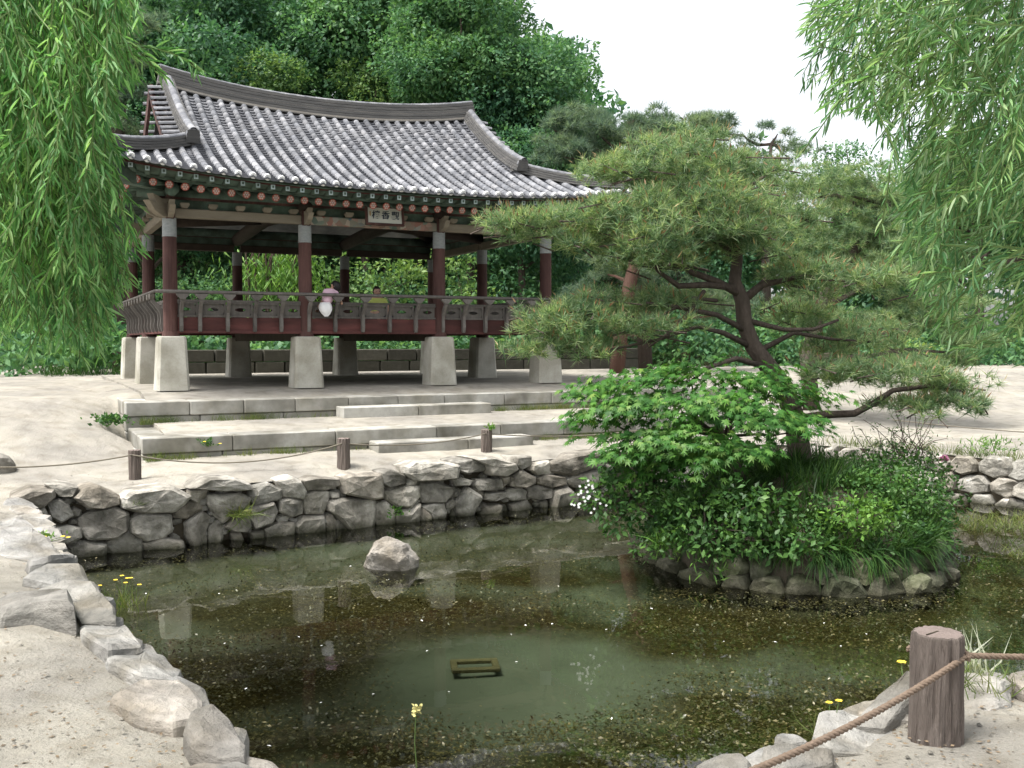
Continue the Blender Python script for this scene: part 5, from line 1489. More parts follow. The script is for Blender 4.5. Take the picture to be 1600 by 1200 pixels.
# hero pine
rngp = np.random.default_rng(42)
PT = at_y(1252, 735, 11.0)
pine = thing('pine_tree', 'spreading red pine with a crooked dark trunk rising from the island', 'tree', tuple(PT))
trunk = [(1254, 750, 11.0, .15), (1250, 715, 11.0, .135), (1243, 660, 10.98, .12), (1228, 610, 10.95, .11), (1200, 572, 10.92, .10), (1176, 540, 10.9, .092), (1163, 505, 10.9, .088), (1160, 470, 10.9, .082), (1148, 440, 10.92, .07), (1152, 405, 11.0, .06), (1150, 360, 11.1, .065), (1130, 310, 11.2, .05), (1118, 260, 11.3, .035), (1100, 225, 11.3, .02)]
MB().tube([at_y(a, b, c) for a, b, c, _ in trunk], [t[3] for t in trunk], 10).build('trunk', M_BARK, pine, smooth=True, world=True)
brs = [
 [(1160, 462, 10.9, .07), (1120, 440, 10.8, .055), (1080, 425, 10.7, .05), (1040, 400, 10.65, .035), (1010, 380, 10.6, .02)],
 [(1155, 450, 10.9, .06), (1105, 445, 10.75, .05), (1060, 447, 10.6, .045), (1030, 425, 10.55, .03), (1005, 395, 10.5, .02)],
 [(1160, 470, 10.9, .07), (1190, 445, 10.95, .06), (1215, 440, 11.0, .045), (1260, 430, 11.0, .03), (1320, 440, 10.95, .02)],
 [(1172, 520, 10.9, .05), (1120, 492, 10.7, .04), (1060, 480, 10.55, .035), (1010, 473, 10.5, .02)],
 [(1100, 455, 10.7, .035), (1075, 490, 10.5, .03), (1045, 520, 10.4, .022), (1010, 545, 10.35, .015)],
 [(1163, 500, 10.9, .05), (1225, 515, 10.8, .035), (1270, 515, 10.75, .03), (1310, 500, 10.8, .02)],
 [(1176, 543, 10.9, .05), (1130, 520, 10.7, .04), (1090, 510, 10.6, .03), (1030, 530, 10.45, .025), (960, 545, 10.35, .018), (890, 552, 10.3, .012)],
 [(1182, 550, 10.9, .05), (1240, 520, 11.0, .035), (1300, 530, 11.2, .025), (1370, 535, 11.4, .015)],
 [(1200, 575, 10.9, .05), (1150, 560, 10.6, .04), (1105, 575, 10.4, .03), (1075, 600, 10.3, .02)],
 [(1244, 655, 10.97, .07), (1285, 648, 10.85, .062), (1335, 646, 10.75, .055), (1365, 630, 10.7, .05), (1395, 610, 10.68, .04), (1450, 603, 10.65, .03), (1510, 612, 10.65, .015)],
 [(1152, 400, 11.0, .045), (1100, 365, 10.8, .035), (1000, 345, 10.6, .028), (910, 350, 10.55, .02), (830, 358, 10.5, .012)],
 [(1140, 330, 11.15, .04), (1080, 290, 11.1, .03), (1000, 275, 11.0, .02), (940, 262, 11.0, .012)],
 [(1132, 315, 11.2, .035), (1180, 285, 11.35, .025), (1215, 262, 11.5, .015)],
 [(1120, 470, 10.75, .03), (1080, 465, 10.6, .028), (1040, 490, 10.5, .02), (1015, 500, 10.45, .014), (960, 490, 10.45, .01)],
]
for b in brs:
    MB().tube([at_y(q[0], q[1], q[2]) for q in b], [q[3] * .72 for q in b], 7).build('branch', M_BARK, pine, smooth=True, world=True)
PADS = [(1085, 232, 11.3, 105, 34), (965, 262, 11.0, 82, 26), (1175, 262, 11.6, 72, 38), (1110, 300, 11.0, 130, 30), (1050, 255, 10.9, 120, 30),
 (850, 362, 10.6, 86, 34), (945, 345, 10.7, 80, 36), (800, 352, 10.5, 42, 24), (980, 395, 10.5, 70, 30), (900, 380, 10.5, 60, 22),
 (1040, 365, 10.6, 120, 44), (1150, 375, 10.8, 100, 50), (1230, 345, 11.4, 60, 46), (1040, 410, 10.5, 90, 22), (1120, 330, 10.7, 100, 30), (1000, 320, 10.7, 80, 24),
 (1310, 442, 10.9, 100, 32), (1390, 452, 11, 48, 26), (1255, 430, 11, 50, 26),
 (960, 490, 10.6, 92, 32), (880, 515, 10.4, 72, 34), (1000, 520, 10.4, 70, 22), (840, 556, 10.35, 42, 16), (915, 550, 10.4, 82, 20), (1040, 480, 10.8, 60, 26),
 (1330, 540, 11.6, 95, 32), (1240, 500, 11.9, 60, 30),
 (1370, 590, 10.6, 100, 26), (1470, 612, 10.7, 78, 30), (1430, 640, 10.7, 85, 20), (1310, 590, 10.7, 60, 24), (1510, 640, 10.7, 40, 16)]
Pp, Ap = pine_pads([(a, b + (10 if b < 320 else 0), c, d, e * .92) for a, b, c, d, e in PADS], 9, rngp, 118)
needles_cloud('needles', Pp, Ap, L_NEEDLE, pine, 22, .125, .66, 5)
sel = rngp.random(len(Pp)) < .5
leaves('candles', Pp[sel] + unit(Ap[sel]) * .09, Ap[sel] + rngp.normal(size=(sel.sum(), 3)) * .15, rand_dirs(int(sel.sum())), .05 + .05 * rngp.random(int(sel.sum())), T_BAMBOO, L_CANDLE, pine)
tw = MB()
for i in rngp.integers(0, len(Pp), 260):
    p = Vector(Pp[i]); a = Vector(Ap[i]).normalized(); q = p + Vector((rngp.normal() * .2, rngp.normal() * .15, -.03 - .06 * rngp.random())); tw.tube([q, p, p + a * .05], [.009, .006, .003], 4)
tw.build('twigs', M_BARK, pine, world=True, kind='stuff')

# maple below it
rngm = np.random.default_rng(12)
MT = at_y(1165, 775, 10.2)
maple = thing('maple_tree', 'low green maple with pointed lobed leaves on the left of the island', 'tree', (MT.x, MT.y, isl_z(MT.x, MT.y)))
mtr = [(1162, 790, 10.2, .06), (1158, 745, 10.2, .052), (1140, 705, 10.15, .045), (1120, 660, 10.1, .035), (1090, 620, 10.05, .02)]
MB().tube([at_y(a, b, c) for a, b, c, _ in mtr], [t[3] for t in mtr], 8).build('trunk', M_BARK, maple, smooth=True, world=True)
MPAD = [(940, 612, 9.9, 50, 24), (1000, 590, 10.0, 62, 26), (1075, 580, 10.2, 66, 24), (1150, 590, 10.3, 62, 26), (1215, 592, 10.4, 55, 26), (1262, 622, 10.4, 38, 26),
 (918, 645, 9.8, 34, 20), (985, 640, 9.7, 66, 28), (1065, 635, 9.7, 70, 30), (1145, 640, 9.8, 64, 32), (1215, 645, 10.0, 52, 30), (960, 690, 9.6, 42, 26), (1030, 690, 9.5, 62, 28), (1100, 692, 9.5, 62, 30), (1165, 700, 9.6, 44, 26), (1000, 730, 9.7, 46, 22), (1240, 668, 10.2, 36, 24), (1075, 720, 9.6, 50, 20)]
Cs, Ds, Ns = [], [], []
for (px, py, y, rx, ry) in MPAD:
    c = np.array(at_y(px, py, y)); k = y / F_PX
    for _ in range(int(rx * ry / 92)):
        d = rngm.normal(size=3); d /= np.linalg.norm(d)
        cc = c + d * np.array([rx * k, rx * k * .8, ry * k]) * rngm.random() ** .4
        ax = unit(np.array([cc[0] - MT.x, cc[1] - MT.y - .2, .0]) + rngm.normal(size=3) * .5 * np.array([1, 1, .2]))
        m = int(rngm.integers(12, 20))
        for j in range(m):
            u = rngm.uniform(-.25, .28); v = rngm.normal() * .085
            sd = np.array([-ax[1], ax[0], 0])
            Cs.append(cc + ax * u + sd * v + np.array([0, 0, -.35 * u * abs(u) - .03 * abs(v) / .08 + rngm.normal() * .025]))
            Ds.append(ax * .8 + sd * np.sign(v) * .5 + np.array([0, 0, -.45]) + rngm.normal(size=3) * .25)
            Ns.append(np.array([0, -.25, 1.0]) + ax * .3 + rngm.normal(size=3) * .22)
Cs, Ds, Ns = np.array(Cs), np.array(Ds), np.array(Ns)
Sz = .085 + .05 * rngm.random(len(Cs))
order = np.argsort(Cs[:, 1] - .35 * Cs[:, 2])                  # the ones that show largest first
near_, far_ = order[:280], order[280:]
leaves('foliage', Cs[far_], Ds[far_], Ns[far_], Sz[far_], T_MAPLE, L_MAPLE, maple)
lm0 = None
m_one = leaf_mat('maple_leaf_single', [(.035, .105, .022), (.06, .165, .032), (.10, .225, .045), (.17, .27, .07)], transl=.38, rough=.45)
for nd in list(m_one.node_tree.nodes):
    if nd.type == 'NEW_GEOMETRY':
        oi = m_one.node_tree.nodes.new('ShaderNodeObjectInfo')
        for l in list(m_one.node_tree.links):
            if l.from_node == nd:
                to = l.to_socket; m_one.node_tree.links.remove(l); m_one.node_tree.links.new(oi.outputs['Random'], to)
t_, tri_ = T_MAPLE
inv_m = wmat(maple).inverted()
for i in near_:
    if lm0 is None:
        lm0 = MB().add(t_, tri_).build('leaf', m_one, maple); o = lm0
    else:
        o = lm0.copy(); COL.objects.link(o); o.parent = maple
    y = Vector(Ds[i]).normalized(); x = y.cross(Vector(Ns[i])).normalized(); z = x.cross(y)
    s_ = Sz[i]
    o.matrix_local = inv_m @ Matrix(((x.x * s_, y.x * s_, z.x * s_, Cs[i][0]), (x.y * s_, y.y * s_, z.y * s_, Cs[i][1]), (x.z * s_, y.z * s_, z.z * s_, Cs[i][2]), (0, 0, 0, 1)))
bm_ = MB()
for (px, py, y, rx, ry) in MPAD:
    q, rr = limb(at_y(1130, 680, 10.1), at_y(px, py + 8, y + .1), .02, .007, .07, 6, px); bm_.tube(q, rr, 5)
bm_.build('branches', M_BARK, maple, world=True)

# shrubs on the island
def shrub(label, blobs, per, size, tmpl, mat, seed, name='shrub', group=None, stems=True, cat='shrub'):
    rng = np.random.default_rng(seed)
    bs = [(tuple(at_y(px, py, y)), (rx * y / F_PX, rx * y / F_PX * .8, ry * y / F_PX)) for px, py, y, rx, ry in blobs]
    c = bs[0][0]; base = (c[0], c[1], c[2] - bs[0][1][2])
    root = thing(name, label, cat, base, 0, group)
    blob_leaves('foliage', bs, per, size, tmpl, mat, root, rng, shell=.35)
    if stems:
        mb = MB()
        for b, _ in bs:
            q, rr = limb(base, b, .018, .006, .06, 5, b[0]); mb.tube(q, rr, 5)
        mb.build('stems', M_BARK, root, world=True)
    return root, bs
_, wb = shrub('leafy shrub with small white flowers hanging over the water under the maple', [(985, 755, 9.6, 52, 36), (940, 770, 9.5, 40, 34), (1010, 795, 9.5, 48, 34), (965, 815, 9.4, 34, 22), (1030, 740, 9.7, 40, 30), (1040, 830, 9.4, 34, 26)], 420, .062, T_LEAF, L_SHRUB, 31)
root_ = _
shrub('mid-green leafy bush spilling over the right edge of the island', [(1440, 810, 9.9, 50, 44), (1400, 830, 9.5, 46, 40), (1470, 850, 10.0, 34, 30), (1350, 850, 9.2, 44, 26), (1480, 780, 10.6, 34, 40), (1300, 800, 9.3, 44, 34), (1260, 835, 9.05, 36, 26)], 460, .05, T_LEAF, L_SHRUB, 41)
shrub('dense low bush on the island crest right of the pine trunk', [(1320, 742, 10.6, 60, 34), (1380, 732, 10.8, 56, 36), (1440, 750, 10.9, 46, 38), (1290, 765, 10.2, 46, 32), (1350, 760, 9.9, 60, 30), (1420, 775, 10.0, 50, 34)], 480, .046, T_LEAF, L_SHRUBM, 42)
shrub('dark leafy bush under the maple at the island front', [(1060, 780, 9.5, 54, 46), (1020, 850, 9.35, 40, 26), (1110, 760, 9.6, 50, 34), (1160, 830, 9.1, 46, 40)], 360, .055, T_LEAF, L_SHRUB, 43)
rng_ = np.random.default_rng(5)
for k in range(30):
    c = np.array(wb[1][0]) + rng_.normal(size=3) * np.array([.09, .05, .09]) + np.array([-.12, -.2, .02])
    m = 5; ang = np.arange(m) * 2 * math.pi / m
    DD = np.stack([np.cos(ang), np.full(m, -.2), np.sin(ang)], 1)
    leaves('white_flower', np.tile(c, (m, 1)), DD, np.tile([0, -1, .2], (m, 1)), .014, T_CLUMP, P_WHITE, root_, kind=None)
shrub('dark broad-leaved shrub hanging at the front of the island', [(1100, 800, 9.3, 60, 46), (1170, 790, 9.2, 55, 40), (1210, 800, 9.15, 45, 45), (1120, 850, 9.1, 45, 26), (1190, 845, 9.05, 45, 30), (1075, 835, 9.2, 40, 26), (1250, 850, 9.0, 50, 26)], 300, .068, T_LEAF, L_SHRUB, 32)
shrub('bright green azalea bush on the right front of the island', [(1340, 795, 9.1, 46, 26), (1375, 800, 9.15, 32, 24), (1310, 815, 9.1, 26, 18), (1350, 825, 9.1, 40, 12)], 420, .055, T_LEAF, L_SHRUBL, 33)
shrub('dark leafy bush on the right side of the island', [(1430, 770, 10.2, 46, 48), (1460, 800, 10.3, 30, 40), (1390, 745, 10.3, 50, 30), (1420, 840, 9.6, 46, 32), (1370, 850, 9.2, 40, 24), (1465, 840, 9.9, 34, 30)], 480, .05, T_LEAF, L_SHRUB, 34)
shrub('fine-leaved shrub behind the azalea on the island crest', [(1330, 730, 11.0, 60, 26), (1400, 715, 11.4, 55, 26), (1450, 730, 11.3, 40, 30)], 380, .045, T_LEAF, L_SHRUB, 36)
fern, _ = shrub('small light fern at the left foot of the island', [(1110, 880, 9.2, 42, 26), (1040, 850, 9.4, 24, 22)], 110, .10, T_BAMBOO, L_SHRUBL, 35, 'fern', None, False, 'fern')
# peony with sparse stems
pe = thing('peony', 'sparse leggy peony with one pink bloom behind the island crest', 'flower', tuple(at_y(1440, 715, 11.9)))
mb = MB(); tips = []
for k in range(34):
    px, py = RNG.uniform(1330, 1500), RNG.uniform(640, 705)
    b = at_y(RNG.uniform(1360, 1470), 725, 11.9); t = at_y(px, py, 11.9 + RNG.uniform(-.3, .3)); q, rr = limb(b, t, .006, .003, .08, 4, k); mb.tube(q, rr, 4); tips += [q[3], q[4]]
mb.build('stems', P_TWIG, pe, world=True)
tips = np.array(tips); T3 = np.repeat(tips, 4, 0) + RNG.normal(size=(len(tips) * 4, 3)) * .03
leaves('foliage', T3, rand_dirs(len(T3)) * np.array([1, 1, .5]), rand_dirs(len(T3)) + np.array([0, 0, 1]), .075, T_BAMBOO, L_SHRUB, pe)
c = np.array(at_y(1475, 718, 11.5)); DD = rand_dirs(30) * np.array([1, 1, .8]) + np.array([0, -.3, .5])
leaves('bloom', np.tile(c, (30, 1)), DD, rand_dirs(30), .06, T_CLUMP, P_PINK, pe, kind=None)
# ------------------------------------------------------------------ willows
def sight(p):
    """where a point of the place falls in the survey picture"""
    y, z = p[1], p[2] - EYE; d = y * math.cos(PITCH) - z * math.sin(PITCH)
    return 800 + F_PX * p[0] / d, 600 - F_PX * (y * math.sin(PITCH) + z * math.cos(PITCH)) / d
def willow(label, base, strands, mat, seed, inside, leaf_len=.098, step=.024, branches=(), twist=.9):
    rng = np.random.default_rng(seed)
    root = thing('willow_tree', label, 'tree', base)
    b = Vector(base)
    pts, rr = limb(b - Vector((0, 0, .3)), b + Vector((0, 0, 5.6)), .24, .12, .03, 8, seed)
    MB().tube(pts, rr, 10).build('trunk', M_BARK, root, smooth=True, world=True)
    for br in branches:
        q, r2 = limb(pts[int(br[0])], br[1], .075, .015, .05, 8, seed + br[1][0])
        MB().tube(q, r2, 7).build('branch', M_BARK, root, smooth=True, world=True)
    tw = MB(); C, D, N_, Sz = [], [], [], []
    for (p0, dirv, ln) in strands:
        p = np.array(p0, float); d = np.array(dirv, float); n = int(ln / step); P = [p.copy()]; wv = rng.normal(size=3) * .02
        for k in range(n):
            d = d + np.array([0, 0, -.05]) + wv * .9 + rng.normal(size=3) * .045; d /= np.linalg.norm(d)
            p = p + d * step
            if not inside(p): break
            P.append(p.copy())
            if k % 1 == 0 and k > 2:
                s = rng.normal(size=3); s -= d * s.dot(d); s /= np.linalg.norm(s)
                C.append(p); D.append(d * .7 + s * twist * rng.uniform(.4, 1.1) + np.array([0, 0, -.3])); N_.append(s + np.array([0, 0, .8]) + rng.normal(size=3) * .5); Sz.append(leaf_len * rng.uniform(.55, 1.2) * (1 if k < n * .85 else .7))
        if len(P) < 6: continue
        tw.tube(P[::4] + [P[-1]], [.0035] * len(P[::4]) + [.0015], 3, cap=False)
    tw.build('hanging_twigs', P_STEM, root, world=True, kind='stuff')
    leaves('foliage', np.array(C), np.array(D), np.array(N_), np.array(Sz), T_WILLOW, mat, root)
    return root, len(C)

rw_ = np.random.default_rng(77)
def strand_field(n, fn):
    out = []
    for _ in range(n):
        s = fn(rw_)
        if s: out.append(s)
    return out
def left_fn(r):
    y = r.uniform(4.9, 7.0)
    px = -90 + 262 * r.random() ** .85; py = r.uniform(-220, 500)
    lim = 190 if py < 40 else (138 if py < 300 else 152)
    if px > lim: return None
    p = at_y(px, py, y); bottom = 585 - 60 * r.random() - (60 if px < 40 else 0)
    ln = min(1.6, max(.25, (bottom - py) * y / F_PX)) * r.uniform(.55, 1.0)
    return (p, (r.normal() * .3 + .08, r.normal() * .35, -.55 + r.normal() * .25), ln)
def left_in(p):                                             # the crown's outer face
    if p[1] < 4.7: return True
    px, py = sight(p); return px < np.interp(py, [-50, 60, 75, 110, 125, 200, 250, 340, 390, 430, 560], [235, 205, 390, 390, 185, 180, 190, 235, 225, 190, 195]) + 14 * math.sin(py * .09) and py < 590
LS = strand_field(1050, left_fn)
for k in range(16):                                         # the loose strands in front of the roof corner
    px = rw_.uniform(175, 205); py = rw_.uniform(110, 270); y = rw_.uniform(5.0, 5.8)
    LS.append((at_y(px, py, y), (.32, 0, -.55), rw_.uniform(.3, .75)))
for k in range(9):
    LS.append((at_y(rw_.uniform(185, 215), rw_.uniform(200, 300), 5.2), (.12, 0, -.9), rw_.uniform(.25, .55)))
for k in range(6):                                          # the spray that reaches out over the ridge
    LS.append((at_y(150 + 14 * k, 60 + rw_.uniform(-12, 15), 5.3), (1.0, .05, -.02 + .25 * rw_.random()), rw_.uniform(.35, .75)))
for k in range(760):                                        # the crown overhead, which shades the near bank
    LS.append((Vector((rw_.uniform(-4.8, .4), rw_.uniform(-.4, 3.9), rw_.uniform(4.3, 6.0))), (rw_.normal() * .5, rw_.normal() * .5, -.3), rw_.uniform(.5, 1.2)))
willow('weeping willow with bright hanging leaves along the left edge', (-4.9, 5.4, 0.0), LS, L_WILLOW, 3, left_in,
       branches=[(6, at_y(60, -60, 6.2)), (7, at_y(150, 20, 5.6)), (6, at_y(-40, 120, 6.0)), (7, at_y(150, -140, 6.4)), (5, at_y(20, 250, 6.0))])
def right_fn(r):
    y = r.uniform(4.6, 6.6)
    px = r.uniform(1330, 1720); py = r.uniform(-220, 560)
    edge = 1330 if py < 30 else (1390 if py < 180 else (1440 if py < 420 else 1490 + (py - 420) * .3))
    if px < edge: return None
    if py < 260 and px < 1480 and r.random() < .45: return None
    p = at_y(px, py, y)
    bottom = 610 - 45 * r.random()
    ln = min(1.1, max(.2, (bottom - py) * y / F_PX)) * r.uniform(.4, .9)
    return (p, (-.75 + r.normal() * .35, r.normal() * .4, -.15 + r.normal() * .3), ln)
def right_in(p):
    if p[1] < 4.7: return True
    px, py = sight(p); return px > np.interp(py, [-50, 60, 130, 180, 250, 330, 450, 560, 610], [1240, 1265, 1240, 1350, 1420, 1405, 1440, 1480, 1530]) + 14 * math.sin(py * .11) and py < 615
RS = strand_field(900, right_fn)
for k in range(34):
    RS.append((at_y(rw_.uniform(1330, 1440), rw_.uniform(-70, 190), rw_.uniform(4.8, 6)), (-.8, 0, -.05 - .5 * rw_.random()), rw_.uniform(.2, .45)))
for k in range(320):
    RS.append((Vector((rw_.uniform(.6, 5.4), rw_.uniform(-.8, 3.0), rw_.uniform(4.2, 5.8))), (rw_.normal() * .5, rw_.normal() * .5, -.3), rw_.uniform(.5, 1.2)))
willow('weeping willow with grey-green slender leaves along the right edge', (5.2, 5.6, 0.0), RS, L_WILLOW2, 4, right_in,
       branches=[(6, at_y(1500, 60, 5.6)), (7, at_y(1420, -30, 5.4)), (6, at_y(1560, 260, 5.8)), (5, at_y(1540, 420, 5.6))])

# ------------------------------------------------------------------ trees and bushes behind
def far_pine(label, trunk, pads, mat, seed, n_per=16, per=14, size=.16, bark=M_BARK, group='pines on the far bank'):
    rng = np.random.default_rng(seed); b = trunk[0]
    root = thing('pine_tree', label, 'tree', tuple(at_y(b[0], b[1], b[2])), 0, group)
    tp = [at_y(q[0], q[1], q[2]) for q in trunk]
    MB().tube(tp, [q[3] for q in trunk], 8).build('trunk', bark, root, smooth=True, world=True)
    mb = MB()
    for p in pads:
        c = at_y(p[0], p[1] + p[4] * .3, p[2]); j = min(range(1, len(tp)), key=lambda i: abs(tp[i].z - c.z + .5)); q, rr = limb(tp[j], c, .06, .02, .06, 5, p[0]); mb.tube(q, rr, 5)
    mb.build('limbs', bark, root, world=True)
    P, A = pine_pads(pads, per, rng)
    needles_cloud('needles', P, A, mat, root, n_per, size, .72, seed)
    return root
far_pine('yellow-green pine with layered pads behind the island at the right', [(1268, 640, 19, .17), (1262, 560, 19, .15), (1285, 470, 19, .13), (1330, 400, 19, .11), (1390, 320, 19, .08), (1350, 280, 19, .05)],
         [(1330, 292, 19, 95, 46), (1400, 330, 19, 70, 50), (1290, 360, 19, 90, 50), (1360, 380, 18.6, 90, 46), (1420, 410, 18.6, 80, 46), (1470, 480, 18.6, 80, 50), (1290, 420, 19.4, 80, 50), (1380, 500, 18.8, 90, 40), (1500, 540, 18.5, 60, 40), (1250, 300, 19.5, 60, 30), (1440, 570, 18.5, 60, 26), (1260, 480, 19.4, 60, 36)], L_NEEDLE, 51, 18, 12, .15)
far_pine('pine with a reddish trunk between the pavilion and the island pine', [(962, 600, 25, .20), (970, 520, 25, .18), (985, 440, 25, .17), (1000, 380, 25, .14), (1020, 300, 25, .1)],
         [(1010, 420, 25.5, 70, 36), (950, 420, 26, 50, 30), (1040, 460, 25.5, 80, 40), (920, 470, 26, 50, 30), (1120, 480, 26, 70, 40)], L_NEEDLE_D, 52, 14, 12, .2, M_REDBARK)
far_pine('broad bluish pine crowns above the right end of the roof', [(1010, 600, 27, .2), (1000, 400, 27, .18), (990, 260, 27, .2), (985, 180, 27, .1)],
         [(940, 225, 27, 80, 40), (1000, 195, 27, 70, 28), (880, 235, 26.5, 50, 34), (1070, 212, 27, 80, 34), (960, 280, 26.5, 90, 40), (1100, 262, 27, 80, 40), (865, 195, 27, 40, 26), (1010, 320, 26.5, 90, 40), (920, 185, 27, 50, 24), (1110, 195, 27, 40, 22)], L_NEEDLE_D, 53, 16, 14, .25)
far_pine('thin dark pine on the skyline above the island pine', [(1200, 585, 36, .22), (1195, 350, 36, .14), (1205, 225, 36, .05)],
         [(1215, 205, 36, 34, 14), (1180, 222, 36, 40, 16), (1120, 200, 36, 40, 26), (1235, 240, 36, 50, 24), (1170, 260, 36, 60, 30)], L_NEEDLE_D, 54, 14, 10, .28)
far_pine('dark pine standing between the willow and the left roof corner', [(190, 590, 27, .25), (185, 300, 27, .2), (180, 60, 27, .1)],
         [(200, 90, 27, 46, 34), (195, 150, 27, 44, 40), (150, 60, 27, 60, 40), (215, 40, 27, 44, 30), (190, 210, 27, 44, 36), (150, 140, 27, 50, 40)], L_NEEDLE_D, 55, 14, 12, .24)
# the wooded slope
def slope_tree(label, px, top_py, y, r, mat, seed, **kw):
    p = at_y(px, 400, y); t = at_y(px, top_py, y); z0 = hill_z(p.x, y); h = t.z - z0
    return broad_tree(label, p.x, y, z0, h, (r, r * .9, max(r, h * .42)), mat, seed, **kw)
slope_tree('tall dark tree filling the gap above the left end of the ridge', 300, -120, 36, 4.6, L_DEC3, 101, per=26, nb=60, leaf=.24)
slope_tree('dark broadleaf tree above the middle of the ridge', 470, -150, 38, 4.8, L_DEC3, 102, per=26, nb=62, leaf=.24)
slope_tree('tall deep-green tree left of the skyline tree', 640, -170, 37, 4.8, L_DEC, 103, per=26, nb=62, leaf=.24)
slope_tree('large green tree whose crown meets the white sky', 735, -70, 33, 3.5, L_DEC, 104, per=34, nb=62, leaf=.21)
slope_tree('dark tree below the skyline tree at the right roof slope', 815, 100, 31.5, 1.9, L_DEC3, 105, per=34, nb=34, leaf=.2)
slope_tree('bright young tree just behind the left half of the ridge', 430, 80, 33.5, 1.5, L_DEC2, 106, per=46, nb=24, leaf=.17, blob=(.45, .8))
slope_tree('bright leafy tree rising behind the middle of the ridge', 570, 62, 34, 2.2, L_DEC2, 107, per=42, nb=34, leaf=.18, blob=(.5, .95))
slope_tree('grey-green tree behind the right third of the ridge', 690, 40, 35, 2.4, L_DEC, 108, per=38, nb=34, leaf=.19)
slope_tree('dark tree behind the left gable of the pavilion', 235, 130, 33, 2.0, L_DEC3, 109, per=36, nb=30, leaf=.19)
slope_tree('pale conifer-like sapling tree on the skyline near the right willow', 1312, 200, 44, 1.6, L_DEC, 110, per=20, nb=22, leaf=.2, blob=(.4, .8))
slope_tree('hazy tree at the foot of the sky beside the right willow', 1390, 235, 46, 2.8, L_DEC, 111, per=22, nb=30, leaf=.24)
slope_tree('rounded dark tree behind the bluish pines', 1060, 230, 38, 3.2, L_DEC3, 112, per=26, nb=36, leaf=.22)
slope_tree('tree behind the left willow at the edge of the slope', 60, -80, 34, 4.5, L_DEC3, 113, per=24, nb=50, leaf=.24)
slope_tree('tree at the far right behind the right willow', 1530, 200, 36, 3.4, L_DEC, 114, per=24, nb=40, leaf=.24)
# far-off wood that reads as one mass
rngw = np.random.default_rng(9); bs = []
for k in range(330):
    x = rngw.uniform(-34, 3); y = rngw.uniform(40, 58); r = rngw.uniform(1.4, 2.6)
    bs.append(((x, y, hill_z(x, y) + rngw.uniform(.5, 15) * (1 if x < -2 else .6)), (r, r, r * .85)))
for k in range(170):
    x = rngw.uniform(2, 46); y = rngw.uniform(44, 62); r = rngw.uniform(1.2, 2.2)
    bs.append(((x, y, hill_z(x, y) + rngw.uniform(.5, 6.0)), (r, r, r * .85)))
blob_leaves('distant_wood', bs, 7, .42, T_LEAF, L_DEC3, None, rngw)
rngu = np.random.default_rng(19); bs = []
for k in range(26):
    p = at_y(rngu.uniform(-160, 190), 560, rngu.uniform(27, 29.5)); r = rngu.uniform(.5, .9)
    bs.append(((p.x, p.y, .7 + rngu.uniform(.1, 1.6)), (r, r, r * .8)))
for k in range(110):                                        # bank scrub close behind the pavilion, added to darken the space under it
    p = from_st(rngu.uniform(-3, 13), rngu.uniform(5.7, 8.5)); r = rngu.uniform(.4, .75)
    bs.append(((p.x, p.y, .8 + rngu.uniform(.2, .95)), (r, r, r * .8)))
for k in range(230):
    px = rngu.uniform(-40, 1650); y = rngu.uniform(32, 39); p = at_y(px, 400, y); r = rngu.uniform(.6, 1.5)
    bs.append(((p.x, y, max(.7, hill_z(p.x, y)) + rngu.uniform(.1, 2.6 if px < 900 else 1.2)), (r, r, r * .8)))
blob_leaves('undergrowth', bs, 24, .2, T_LEAF, L_DEC, None, rngu)

# bushes seen through the open pavilion
def bush(label, blobs, mat, seed, per=52, size=.14, tmpl=T_LEAF, name='bush'):
    shrub(label, blobs, per, size, tmpl, mat, seed, name, 'bushes behind the pavilion', True, 'bush')
bush('bright bush seen through the pavilion beside the pink-topped child', [(510, 420, 28, 36, 40), (540, 450, 28, 34, 36), (500, 470, 27.5, 36, 26)], L_DEC2, 201)
bush('bright green bush seen through the middle bay of the pavilion', [(600, 420, 28.5, 46, 34), (640, 440, 28.5, 40, 36), (580, 455, 28, 40, 30), (655, 410, 29, 40, 30)], L_DEC2, 202)
bush('pale green bush seen through the right bay of the pavilion', [(720, 440, 29, 38, 40), (740, 470, 28.5, 40, 34), (710, 410, 29.5, 34, 30)], L_DEC2, 203)
bush('green bush right of the pale bush behind the right corner column', [(800, 450, 30, 40, 40), (830, 480, 30, 36, 30), (790, 490, 29.5, 34, 26), (860, 520, 30, 50, 36)], L_DEC, 204)
bush('dark bush under the right end of the roof', [(900, 450, 31, 46, 50), (930, 500, 31, 50, 40), (880, 420, 31.5, 40, 40)], L_DEC3, 205)
bush('low clipped bush at the back of the left bay', [(300, 450, 28, 60, 20), (350, 452, 28, 50, 20), (250, 452, 28, 50, 20)], L_DEC, 206, 70, .1)
bush('low green bush beyond the pale sand under the right pine', [(1420, 552, 24, 44, 26), (1380, 560, 24, 34, 20), (1460, 560, 24, 40, 22)], L_DEC2, 207, 60, .12)
bamb = thing('bamboo', 'clump of drooping bamboo leaves seen through the left bay', 'bamboo', tuple(at_y(430, 520, 27.5)))
n = 1500; c = np.array(at_y(428, 432, 27.5)); C = c + RNG.normal(size=(n, 3)) * np.array([.62, .5, .42])
leaves('foliage', C, rand_dirs(n) * np.array([.6, .6, .3]) + np.array([0, 0, -.6]), rand_dirs(n) + np.array([0, -.3, .6]), .22 + .12 * RNG.random(n), T_BAMBOO, L_SHRUBL, bamb)
mb = MB()
for k in range(22):
    x = c[0] + RNG.uniform(-.9, .9); y = c[1] + RNG.uniform(-.4, .6); mb.tube([(x, y, .6), (x + RNG.uniform(-.15, .15), y, 3.6), (x + RNG.uniform(-.4, .4), y - .2, 4.6)], [.03, .025, .01], 5)
